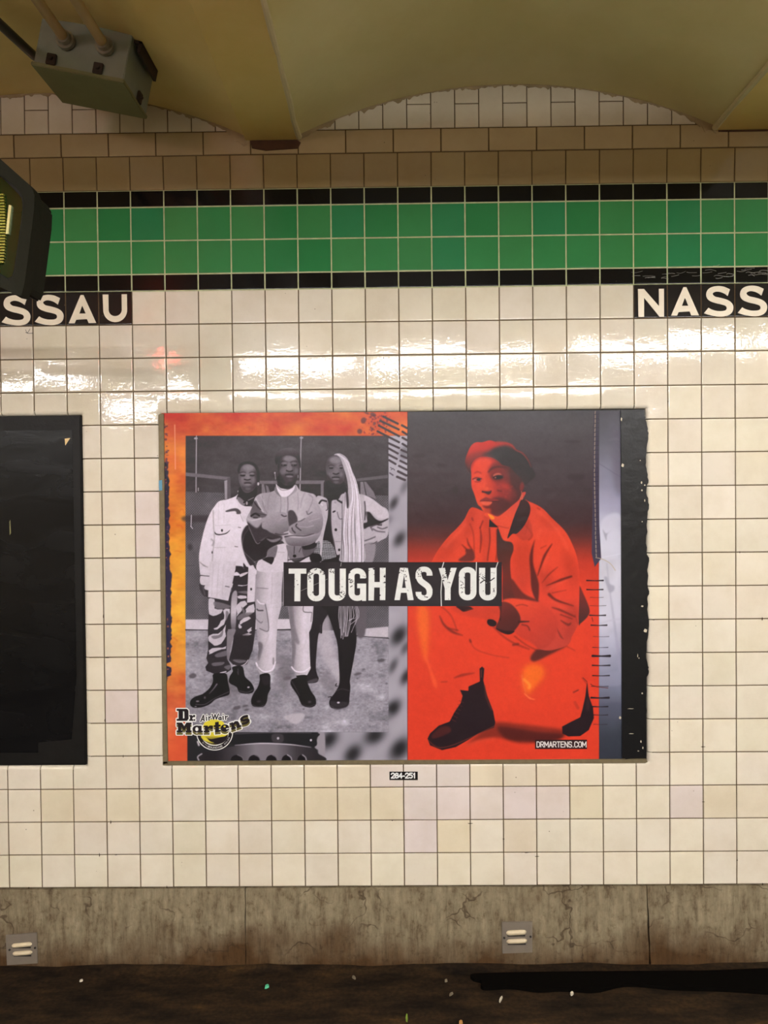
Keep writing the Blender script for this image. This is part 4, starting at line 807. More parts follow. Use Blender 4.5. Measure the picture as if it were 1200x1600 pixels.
GL = {'D': [[(0, 0), (0, 1), (.55, 1), (1, .8), (1, .2), (.55, 0), (0, 0)]], 'R': [[(0, 1), (0, 0), (.7, 0), (1, .15), (1, .38), (.7, .52), (0, .52)], [(.5, .52), (1, 1)]],
      'M': [[(0, 1), (0, 0), (.5, .7), (1, 0), (1, 1)]], 'A': [[(0, 1), (.5, 0), (1, 1)], [(.2, .68), (.8, .68)]], 'T': [[(0, 0), (1, 0)], [(.5, 0), (.5, 1)]],
      'E': [[(1, 0), (0, 0), (0, 1), (1, 1)], [(0, .48), (.85, .48)]], 'N': [[(0, 1), (0, 0), (1, 1), (1, 0)]], 'S': [[(1, .2), (.8, 0), (.2, 0), (0, .2), (.1, .42), (.9, .58), (1, .8), (.8, 1), (.2, 1), (0, .8)]],
      '.': [[(.4, .95), (.6, 1)]], 'C': [[(1, .25), (.8, 0), (.2, 0), (0, .2), (0, .8), (.2, 1), (.8, 1), (1, .75)]], 'O': [[(.3, 0), (0, .2), (0, .8), (.3, 1), (.7, 1), (1, .8), (1, .2), (.7, 0), (.3, 0)]],
      '2': [[(0, .22), (.3, 0), (.7, 0), (1, .22), (.9, .45), (0, 1), (1, 1)]], '8': [[(.5, 0), (.9, .12), (.9, .35), (.5, .48), (.1, .35), (.1, .12), (.5, 0)], [(.5, .48), (1, .62), (1, .88), (.5, 1), (0, .88), (0, .62), (.5, .48)]],
      '4': [[(.75, 1), (.75, 0), (0, .7), (1, .7)]], '-': [[(.1, .6), (.9, .6)]], '5': [[(.95, 0), (.15, 0), (.08, .42), (.6, .36), (1, .6), (.9, .9), (.5, 1), (.05, .92)]], '1': [[(.2, .25), (.6, 0), (.6, 1)]],
      'W': [[(0, 0), (.25, 1), (.5, .3), (.75, 1), (1, 0)]], 'I': [[(.5, 0), (.5, 1)]], 'H': [[(0, 0), (0, 1)], [(1, 0), (1, 1)], [(0, .5), (1, .5)]], 'L': [[(0, 0), (0, 1), (1, 1)]],
      'B': [[(0, 0), (.8, 0), (1, .2), (.8, .46), (0, .46), (.8, .46), (1, .75), (.8, 1), (0, 1), (0, 0)]], 'U': [[(0, 0), (0, .8), (.3, 1), (.7, 1), (1, .8), (1, 0)]], 'G': [[(1, .25), (.8, 0), (.2, 0), (0, .2), (0, .8), (.2, 1), (.8, 1), (1, .8), (1, .55), (.6, .55)]]}
def word(c, txt, x, y, w, h, gap, sw, col, blur=0, tf=None):
    for ch in txt:
        cw = w*{'.': .35, 'I': .4, '-': .6, '1': .75, 'M': 1.25, 'W': 1.25}.get(ch, 1)
        for st in GL[ch]:
            P = [(x+px*cw, y+py*h) for px, py in st]
            if tf: P = [tf(*p) for p in P]
            c.L(P, sw, col, blur=blur, smooth=False)
        x += cw+gap
    return x

def paint_headline(c):
    W, H = c.w, c.h
    n = value_noise(H, W, 20*c.S, 71, 4)
    band = np.stack([46+(n-.5)*14, 40+(n-.5)*12, 43+(n-.5)*12], -1)
    c.img[:] = band
    c.F(430, 860, 3.243)
    letters = np.zeros((H, W))
    def cut(m, y0=90, y1=258, x0=0, x1=1200):
        q = c.full(c.mask_poly([(x0, y0), (x1, y0), (x1, y1), (x0, y1)], False)); return c.full(m)*q
    def add(m):
        np.maximum(letters, m, out=letters)
    def rr(x0, y0, x1, y1, r):
        o = []
        for cx, cy, a0 in ((x1-r, y0+r, -90), (x1-r, y1-r, 0), (x0+r, y1-r, 90), (x0+r, y0+r, 180)):
            for k in range(7):
                a = math.radians(a0+15*k); o.append((cx+r*math.cos(a), cy+r*math.sin(a)))
        return o
    def ring(x0, y0, x1, y1, r, w):
        A = c.full(c.mask_poly(rr(x0, y0, x1, y1, r), False)); B = c.full(c.mask_poly(rr(x0+w, y0+w*.9, x1-w, y1-w*.9, max(r-w, 6)), False))
        return A*(1-B)
    P = lambda pts: c.full(c.mask_poly(pts, False))
    add(P([(68, 92), (158, 92), (158, 118), (129, 118), (127, 258), (97, 258), (98, 118), (68, 118)]))
    add(ring(163, 90, 253, 258, 42, 31))
    add(ring(270, 40, 358, 256, 42, 31)*P([(0, 93), (1200, 90), (1200, 300), (0, 300)]))
    G = ring(371, 90, 461, 256, 42, 31)*(1-P([(405, 142), (470, 142), (470, 168), (405, 168)])); add(G); add(P([(415, 168), (461, 168), (461, 256), (440, 256), (430, 192), (415, 192)]))
    add(P([(473, 90), (503, 88), (503, 160), (530, 160), (530, 88), (560, 88), (558, 252), (530, 252), (530, 188), (502, 188), (500, 254), (472, 254)]))
    A = P([(632, 88), (672, 88), (702, 252), (672, 252), (666, 215), (637, 215), (632, 252), (604, 252)])*(1-P([(653, 125), (662, 190), (643, 190)])); add(A)
    Sm = ring(711, 82, 797, 254, 40, 30); Sm = Sm*(1-P([(745, 128), (800, 128), (800, 196), (766, 196), (766, 160), (745, 150)]))*(1-P([(700, 140), (742, 150), (742, 210), (700, 210)])); add(Sm)
    add(c.full(c.mask_stroke([(727, 132), (738, 155), (772, 182), (783, 205)], 31, True))*P([(711, 120), (797, 120), (797, 215), (711, 215)]))
    add(P([(828, 90), (860, 88), (874, 150), (890, 88), (920, 88), (889, 192), (889, 252), (859, 252), (859, 192)]))
    add(ring(930, 84, 1020, 253, 42, 31))
    add(ring(1033, 30, 1122, 254, 42, 31)*P([(0, 88), (1200, 88), (1200, 300), (0, 300)]))
    # scuffs inside the letters and thin scratches across the band
    r = np.random.RandomState(12)
    sc = np.zeros((H, W)); n2 = value_noise(H, W, 3.2*c.S, 72, 3, 1.3); n3 = value_noise(H, W, 18*c.S, 73, 2)
    sc = np.clip((n2-.70)*14, 0, 1)*np.clip((n3-.5)*9, 0, 1)
    for cx, cy, rx, ry in ((235, 110, 26, 16), (385, 165, 20, 30), (290, 105, 18, 12), (650, 110, 22, 26), (735, 120, 16, 26), (945, 175, 16, 40), (1055, 130, 18, 18), (860, 125, 22, 20), (175, 130, 10, 20), (330, 220, 20, 20)):
        for i in range(13):
            x, y = cx+r.normal()*rx*.6, cy+r.normal()*ry*.6
            m = c.full(c.mask_stroke([(x, y), (x+r.uniform(-9, 9), y+r.uniform(-7, 7))], r.uniform(1.2, 4.2), False)); sc = np.maximum(sc, m*.9)
    letters *= (1-sc)
    add(c.full(c.mask_stroke([(855, 58), (842, 100), (845, 140), (840, 210), (842, 284)], 4.5, False))); add(c.full(c.mask_stroke([(1020, 50), (1018, 130)], 4.5, False))); add(c.full(c.mask_stroke([(1130, 56), (1115, 100), (1112, 150), (1070, 165)], 4, False))); add(c.full(c.mask_stroke([(130, 205), (265, 145)], 2, False))*.6)
    add(c.full(c.mask_stroke([(335, 62), (332, 80)], 3, False))*.6)
    cut_l = c.full(c.mask_stroke([(1040, 165), (1060, 150), (1075, 165), (1110, 140)], 5, False))
    letters *= (1-cut_l)
    wcol = np.array([236, 231, 222.])*(1+(value_noise(H, W, 8*c.S, 75, 3)-.5)[..., None]*.06)
    c.img[:] = c.img*(1-letters[..., None])+wcol*letters[..., None]
    return letters

def paint_web(c):
    c.img[:] = (52, 28, 30)
    c.F(640, 930, 3.75)
    word(c, 'DRMARTENS.COM', 746, 859, 16.8, 31, 6.0, 5.4, (238, 226, 216), blur=.12)

def paint_logo(c):
    """badge lettering over a yellow disc; returns coverage"""
    cov = np.zeros((c.h, c.w)); c.F(265, 1095, 8.889)
    W_ = (242, 236, 226); K = (34, 26, 30); OL = (112, 102, 52)
    def D(fn, col):
        m = fn
        if m is None: return
        c.put(m, col); cov[m[1]:m[3], m[0]:m[2]] = np.maximum(cov[m[1]:m[3], m[0]:m[2]], m[4])
    def circ(cx, cy, rx, ry, a0=0, a1=360, n=40):
        return [(cx+rx*math.cos(math.radians(a0+(a1-a0)*k/n)), cy+ry*math.sin(math.radians(a0+(a1-a0)*k/n))) for k in range(n+1)]
    D(c.mask_poly(circ(625, 435, 256, 254, -4, 184), False), W_)
    D(c.mask_poly(circ(625, 435, 244, 242, -4, 184), False), K)
    D(c.mask_stroke(circ(625, 435, 190, 184, 0, 180), 13, False), W_)
    D(c.mask_poly(circ(622, 430, 190, 178), False), (228, 208, 56))
    D(c.mask_poly([(430, 500), (520, 510), (640, 510), (760, 495), (808, 470), (790, 540), (720, 592), (630, 604), (540, 585), (470, 545)], True, .3), K)
    D(c.mask_poly([(440, 480), (500, 500), (560, 560), (620, 584), (560, 580), (480, 550), (440, 510)], True, .3), (224, 204, 60))
    D(c.mask_poly([(500, 500), (700, 500), (640, 520), (560, 530)], True, .5), (170, 152, 50))
    # bouncing text round the ring
    def arc(x, y):
        a = math.radians(158-(x-0)*1.0); rr_ = 218-(y)*.9; return (625+rr_*math.cos(a), 435+rr_*math.sin(a)*1.0)
    word(c, 'WITH', 18, -8, 4.2, 14, 2.4, 3.5, W_, tf=lambda x, y: arc(x, -y)); word(c, 'BOUNCING', 44, -12, 5.2, 22, 2.0, 5, W_, tf=lambda x, y: arc(x, -y)); word(c, 'SOLES', 107, -8, 4.2, 14, 2.4, 3.5, W_, tf=lambda x, y: arc(x, -y))
    big = []
    def st(p, w=38, closed=False, sm=False): big.append(('s', p, w, closed, sm))
    def pg(p, holes=None): big.append(('p', p, holes))
    pg([(98, 112), (240, 112), (262, 135), (264, 250), (242, 278), (98, 278), (98, 250), (125, 250), (125, 140), (98, 140)], [[(186, 145), (204, 150), (206, 240), (186, 246)]])
    pg([(272, 198), (312, 198), (316, 212), (334, 196), (356, 198), (354, 228), (330, 226), (316, 240), (316, 258), (330, 258), (330, 278), (272, 278), (272, 258), (284, 258), (284, 218), (272, 218)]); pg([(334, 256), (356, 256), (356, 278), (334, 278)])
    low = []
    def lpg(p, holes=None): low.append((p, holes))
    lpg([(98, 302), (172, 302), (204, 352), (234, 302), (305, 302), (305, 330), (290, 330), (290, 412), (306, 412), (306, 440), (222, 440), (222, 412), (236, 412), (236, 362), (206, 410), (196, 410), (162, 362), (162, 412), (184, 412), (184, 440), (98, 440), (98, 412), (116, 412), (116, 330), (98, 330)])
    def shp(pts, cx, cy, rot, sx=1, sy=1):
        a = math.radians(rot); return [(cx+(x*sx)*math.cos(a)-(y*sy)*math.sin(a), cy+(x*sx)*math.sin(a)+(y*sy)*math.cos(a)) for x, y in pts]
    ell = lambda rx, ry, x0=0, y0=0: [(x0+rx*math.cos(t), y0+ry*math.sin(t)) for t in np.linspace(0, 2*math.pi, 20, endpoint=False)]
    lpg(shp(ell(62, 50), 380, 392, 0), [shp(ell(22, 28), 378, 394, 0)]); lpg([(408, 345), (444, 345), (444, 414), (462, 414), (462, 440), (408, 440)])
    lpg([(474, 345), (530, 345), (534, 362), (560, 342), (604, 344), (602, 392), (566, 392), (562, 376), (536, 392), (536, 414), (556, 414), (556, 440), (474, 440), (474, 414), (490, 414), (490, 370), (474, 370)])
    lpg([(632, 298), (682, 290), (684, 332), (708, 330), (710, 358), (684, 360), (686, 404), (708, 402), (708, 430), (630, 438), (634, 366), (612, 366), (612, 340), (632, 338)])
    lpg(shp(ell(60, 52), 768, 378, -6), [shp(ell(16, 12), 764, 356, -6), shp([(0, 0), (40, -4), (40, 10), (4, 14)], 782, 384, -6)])
    lpg(shp([(-75, -52), (-22, -52), (-20, -38), (10, -54), (48, -44), (58, -14), (58, 22), (74, 22), (74, 48), (4, 48), (4, 22), (16, 22), (12, -16), (-18, -8), (-18, 22), (-6, 22), (-6, 48), (-75, 48), (-75, 22), (-58, 22), (-58, -24), (-75, -24)], 915, 338, -19))
    S_ = shp([(50, -40), (0, -48), (-42, -30), (-20, -2), (26, 4), (44, 24), (4, 42), (-48, 34)], 1046, 268, -24)
    for p, h in low: D(c.mask_stroke([(x, y+15) for x, y in p], 34, False, True), W_); D(c.mask_poly([(x, y+15) for x, y in p], False), W_); D(c.mask_stroke(p, 28, False, True), W_); D(c.mask_stroke([(x, y+30) for x, y in p], 26, False, True), W_)
    D(c.mask_stroke([(x, y+15) for x, y in S_], 78, True), W_)
    for b in big: D(c.mask_stroke(b[1], 28, False, True), W_)
    for p, h in low: D(c.mask_poly([(x, y+32) for x, y in p], False, 0, [[(x, y+32) for x, y in q] for q in h] if h else None), OL)
    D(c.mask_stroke([(x+4, y+28) for x, y in S_], 34, True), OL)
    for b in big: D(c.mask_poly(b[1], False), W_)
    for p, h in low:
        if h:
            for q in h: D(c.mask_poly(q, False), W_)
    # small upper word
    aw = [[(432, 290), (470, 200), (480, 280)], [(445, 262), (478, 258)], [(512, 225), (512, 272)], [(515, 198), (517, 200)], [(545, 222), (548, 268)], [(548, 236), (572, 220)], [(590, 186), (610, 256), (632, 190), (650, 254), (680, 182)],
          [(712, 226), (686, 236), (684, 256), (700, 262), (714, 250), (712, 226), (718, 262)], [(742, 214), (744, 262)], [(742, 186), (744, 188)], [(776, 212), (778, 260)], [(778, 226), (806, 214)]]
    for p in aw: D(c.mask_stroke(p, 34, False), W_)
    D(c.mask_poly(circ(622, 430, 176, 170, 200, 340), False), (228, 208, 56))
    for p in aw: D(c.mask_stroke(p, 15, False), K)
    for p, h in low: D(c.mask_poly(p, False, 0, h), K)
    D(c.mask_stroke(S_, 34, True), K)
    for b in big: D(c.mask_poly(b[1], False, 0, b[2]), K)
    return cov

def make_print():
    c = Canvas(250, 640, 974, 1192, 1.7)
    paint_rest(c); paint_group(c)
    p = Canvas(250, 640, 974, 1192, 1.7); paint_portrait(p)
    x = int((637-250)*1.7); x2 = int((936-250)*1.7); c.img[:, x:x2] = p.img[:, x:x2]
    # photographic grain and contrast of the two prints
    S = c.S; gr = value_noise(c.h, c.w, 1.6*S, 301, 2)-.5; cl = value_noise(c.h, c.w, 7*S, 302, 3)-.5
    def box(x0, y0, x1, y1): return (slice(int((y0-640)*S), int((y1-640)*S)), slice(int((x0-250)*S), int((x1-250)*S)))
    b = box(290, 681, 607, 1144); q = c.img[b]
    q = q*(1+gr[b][..., None]*.08+cl[b][..., None]*.07); mid = 118.; q = mid+(q-mid)*1.10; c.img[b] = np.clip(q, 26, 238)
    b = box(637, 640, 936, 1192); c.img[b] = np.clip(c.img[b]*(1+gr[b][..., None]*.04+cl[b][..., None]*.05), 0, 250)
    paint_over(c)
    return c

# ================================================================ THE SETTING
OPEN = [  # openings in the tiling that hold the advertising panels: x0, x1, z0, z1
    (WX(253, 900), WX(1011, 900), WZ(632, 1192), WZ(632, 642.5)),
    (WX(130, 900)-1.59, WX(130, 900), WZ(130, 1196), WZ(130, 648.5))]
def cove(z):
    """the courses above the green band swell forward into a cornice"""
    v = (z-Z0)/PT
    if v <= 21: return 0.0
    t = min((v-21)/1.68, 1)
    return -.006*(t*t*(3-2*t))
RNG = random.Random(11)
class Tiles:
    def __init__(s): s.v = []; s.f = []; s.c = []
    def tile(s, x0, x1, z0, z1, col, gap=.003, r=.0018, tilt=.0055, sub=0):
        a, b = x0+gap/2, x1-gap/2; c, d = z0+gap/2, z1-gap/2
        xs = {a, a+r*.25, a+r*.6, a+r, a+r*2.2, b-r*2.2, b-r, b-r*.6, b-r*.25, b}; zs = {c, c+r*.25, c+r*.6, c+r, c+r*2.2, d-r*2.2, d-r, d-r*.6, d-r*.25, d}
        near = []
        for (X0, X1, Z0_, Z1_) in OPEN:
            if b > X0-.02 and a < X1+.02 and d > Z0_-.02 and c < Z1_+.02:
                near.append((X0, X1, Z0_, Z1_))
                for e, sg in ((X0, -1), (X1, 1)):
                    for k in (0, .0006, .002, .004, .007, .0105, .015):
                        if a < e+sg*k < b: xs.add(e+sg*k)
                for e, sg in ((Z0_, -1), (Z1_, 1)):
                    for k in (0, .0006, .002, .004, .007, .0105, .015):
                        if c < e+sg*k < d: zs.add(e+sg*k)
        for k in range(1, sub): zs.add(c+(d-c)*k/sub)
        xs = sorted(xs); zs = sorted(zs)
        tx, tz = RNG.gauss(0, tilt), RNG.gauss(0, tilt); mx, mz = (a+b)/2, (c+d)/2; off = RNG.uniform(-.0004, .0004)
        n0 = len(s.v); H = len(zs)
        def cd(t, R): return 0 if t >= R else R-math.sqrt(max(R*R-(R-t)**2, 0))
        for x in xs:
            for z in zs:
                dep = min(cd(min(x-a, b-x), r)+cd(min(z-c, d-z), r), r)
                for X0, X1, Z0_, Z1_ in near:
                    dx = max(X0-x, 0, x-X1); dz = max(Z0_-z, 0, z-Z1_); q = math.hypot(dx, dz)
                    if q < .014: dep += cd(q, .014)
                s.v.append((x, dep+tx*(x-mx)+tz*(z-mz)+off+cove(z), z))
        inside = lambda x, z: any(X0 < x < X1 and Z0_ < z < Z1_ for X0, X1, Z0_, Z1_ in near)
        for i in range(len(xs)-1):
            for j in range(H-1):
                if near and inside((xs[i]+xs[i+1])/2, (zs[j]+zs[j+1])/2): continue
                s.f.append((n0+i*H+j, n0+(i+1)*H+j, n0+(i+1)*H+j+1, n0+i*H+j+1)); s.c.append(col)
        # skirt
        ring = [(i, 0) for i in range(len(xs))]+[(len(xs)-1, j) for j in range(1, H)]+[(i, H-1) for i in range(len(xs)-2, -1, -1)]+[(0, j) for j in range(H-2, 0, -1)]
        m0 = len(s.v)
        for i, j in ring: x, y, z = s.v[n0+i*H+j]; s.v.append((x, y+.006, z))
        R = len(ring)
        for k in range(R):
            i, j = ring[k]; i2, j2 = ring[(k+1) % R]
            if near and inside((xs[i]+xs[i2])/2, (zs[j]+zs[j2])/2): continue
            s.f.append((n0+i*H+j, m0+k, m0+(k+1) % R, n0+i2*H+j2)); s.c.append(col)
    def obj(s, name, mat, parent=None, extra=None):
        me = bpy.data.meshes.new(name); V = list(s.v); F = list(s.f); C_ = list(s.c)
        if extra:
            for (x0, x1, z0, z1, y, col) in extra:
                n = len(V); V += [(x0, y, z0), (x1, y, z0), (x1, y, z1), (x0, y, z1)]; F.append((n, n+1, n+2, n+3)); C_.append(col)
        me.from_pydata(V, [], F)
        at = me.color_attributes.new('tint', 'FLOAT_COLOR', 'CORNER')
        at.data.foreach_set('color', np.repeat(np.array([tuple(c[:3])+(1,) for c in C_], 'f'), 4, 0).ravel())
        me.polygons.foreach_set('use_smooth', [True]*len(me.polygons)); me.update()
        o = link(name, me, mat)
        if parent: child_at(o, parent)
        return o

M_tile = glaze('cream glazed tile', .045, .4, .42)
M_band = glaze('green and black glazed tile', .09, .25, .22, .3)
M_ltile = glaze('black glazed letter tile', .07, .05, .2)
def grout_mat(name, col):
    return simple(name, col, .9, 0, .35, 40, .4, 200, .1)
M_grout = grout_mat('dark cement grout', rgb(92, 76, 55)); M_grout2 = grout_mat('pale cement grout', rgb(176, 180, 140))

CR = lin((222, 214, 197))*.97; PK = lin((214, 203, 199)); YL = lin((212, 199, 172)); TOP = lin((156, 138, 102)); TOP2 = lin((174, 156, 122))  # TOP, TOP2: shade band of the upper courses put into the tile colour
pinkish = {(8, 2), (9, 2), (10, 2), (11, 2), (12, 2), (8, 1), (7, 3), (8, 3), (9, 3), (16, 2), (-1, 5), (0, 10), (0, 11)}
yellow = {(7, 2), (6, 2), (5, 2), (13, 2), (4, 2), (3, 2), (-3, 2), (-2, 2), (9, 1), (11, 1), (-1, 2), (17, 2), (18, 2), (10, 3), (11, 3), (12, 3), (5, 3), (6, 3)}
T = Tiles()
C0, C1 = -31, 45
def skip(x0, x1, z0, z1): return any(x0 > X0-.001 and x1 < X1+.001 and z0 > Z0_-.001 and z1 < Z1_+.001 for X0, X1, Z0_, Z1_ in OPEN)
SIGNS = [(-6, 0), (15, 21)]
for r in list(range(0, 18))+[21]:
    for c in range(C0, C1):
        if r == 17 and any(a <= c < b for a, b in SIGNS): continue
        x0, x1, z0, z1 = c*PT, (c+1)*PT, Z0+r*PT, Z0+(r+1)*PT
        if skip(x0, x1, z0, z1): continue
        base = PK if (c, r) in pinkish else YL*.5+CR*.5 if (c, r) in yellow else CR
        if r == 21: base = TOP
        col = base*(1+RNG.uniform(-.045, .03))*np.array([1, 1+RNG.uniform(-.012, .012), 1+RNG.uniform(-.04, .03)])
        T.tile(x0, x1, z0, z1, col, sub=6 if r == 21 else 0)
# 3 by 6 inch stretcher course of the cornice
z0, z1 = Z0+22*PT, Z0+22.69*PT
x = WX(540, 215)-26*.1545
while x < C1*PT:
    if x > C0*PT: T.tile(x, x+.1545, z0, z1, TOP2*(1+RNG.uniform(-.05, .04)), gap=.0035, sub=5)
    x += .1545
# upright tiles filling the lunettes under the arches
zl = z1; W3 = .0777
k = 0; x = WX(523, 180, -.006)-50*W3
while x < C1*PT:
    if x > C0*PT:
        col = lambda: CR*.94*(1+RNG.uniform(-.06, .04))
        if k % 2 == 0: T.tile(x, x+W3, zl, zl+2*W3, col(), gap=.0028)
        else: T.tile(x, x+W3, zl, zl+W3, col(), gap=.0028); T.tile(x, x+W3, zl+W3, zl+2*W3, col(), gap=.0028)
        T.tile(x, x+W3, zl+2*W3, zl+3*W3, col(), gap=.0028)
    x += W3; k += 1
tag(T.obj('wall_back', M_tile), kind='structure')
# mortar bed behind the tiles, with the two openings left free
mb = MB(); yb = .0024
zs_ = [Z0-.02, OPEN[1][2], OPEN[1][3], Z0+18*PT]
def bed(x0, x1, z0, z1, y=yb): mb.box((x0, y, z0), (x1, y+.05, z1))
XA, XB = C0*PT, C1*PT
MG = .0155
EX = [(o_[0]-MG, o_[1]+MG, o_[2]-MG, o_[3]+MG) for o_ in OPEN]
def holed(rects, y, full):
    zb = min(r_[2] for r_ in rects); zt = max(r_[3] for r_ in rects)
    bed(XA, XB, full[0], zb, y); bed(XA, XB, zt, full[1], y)
    for a, b in ((XA, rects[1][0]), (rects[1][1], rects[0][0]), (rects[0][1], XB)): bed(a, b, zb, zt, y)
    for o_ in rects:
        if o_[2] > zb: bed(o_[0], o_[1], zb, o_[2], y)
        if o_[3] < zt: bed(o_[0], o_[1], o_[3], zt, y)
holed(EX, yb, (Z0, Z0+21*PT)); holed(OPEN, .0165, (Z0, Z0+18*PT))
for o_ in OPEN: mb.box((o_[0]-.01, .021, o_[2]-.01), (o_[1]+.01, .07, o_[3]+.01))
n = 10
for k in range(n):
    za, zc = Z0+(21+1.69*k/n)*PT, Z0+(21+1.69*(k+1)/n)*PT
    y0, y1 = cove(za)+yb, cove(zc)+yb
    mb.add([(XA, y0, za), (XB, y0, za), (XB, y1, zc), (XA, y1, zc)], [(0, 1, 2, 3)])
mb.box((XA, cove(9)+yb, zl), (XB, .05, zl+.4))
tag(mb.obj('wall_back_mortar', M_grout), kind='structure').name = 'wall_rear'

# small chips along the joints, mortar showing through
mbk = MB(); rk = random.Random(77)
for _ in range(70):
    c, r = rk.randint(-4, 20), rk.randint(0, 14); x = c*PT; z = Z0+r*PT
    if rk.random() < .6: x += rk.uniform(.005, .1)
    else: z += rk.uniform(.005, .1)
    if any(a-.02 < x < b+.02 and c0-.02 < z < c1+.02 for a, b, c0, c1 in OPEN): continue
    h = rk.random() < .5; w_, h_ = (rk.uniform(.003, .010), rk.uniform(.0009, .0019)) if h else (rk.uniform(.0009, .0018), rk.uniform(.002, .007))
    mbk.prism([(x-w_, z), (x-w_*.3, z+h_), (x+w_*.5, z+h_*.6), (x+w_, z), (x+w_*.4, z-h_*.7), (x-w_*.5, z-h_)], -.0013, .001)
tag(mbk.obj('trim_7', simple('dark chipped joint', rgb(60, 44, 28), .9, 0, .3)), kind='structure')
# green band between black half tiles
T = Tiles(); GR = [lin((54, 128, 74)), lin((46, 122, 70)), lin((64, 132, 76)), lin((46, 124, 78)), lin((58, 128, 74)), lin((84, 144, 82))]
for c in range(C0, C1):
    x0, x1 = c*PT, (c+1)*PT
    for v0, v1, kind in ((18, 18.5, 0), (18.5, 19.5, 1), (19.5, 20.5, 1), (20.5, 21, 0)):
        col = RNG.choice(GR[:5] if RNG.random() < .85 else GR) if kind else np.array([.004, .004, .0045])
        T.tile(x0, x1, Z0+v0*PT, Z0+v1*PT, col, gap=.0042, r=.0012, tilt=.003)
tag(T.obj('trim_1', M_band), kind='structure')
mb = MB(); mb.box((XA, .0012, Z0+18*PT-.002), (XB, .03, Z0+21*PT)); tag(mb.obj('trim_2', M_grout2), kind='structure')

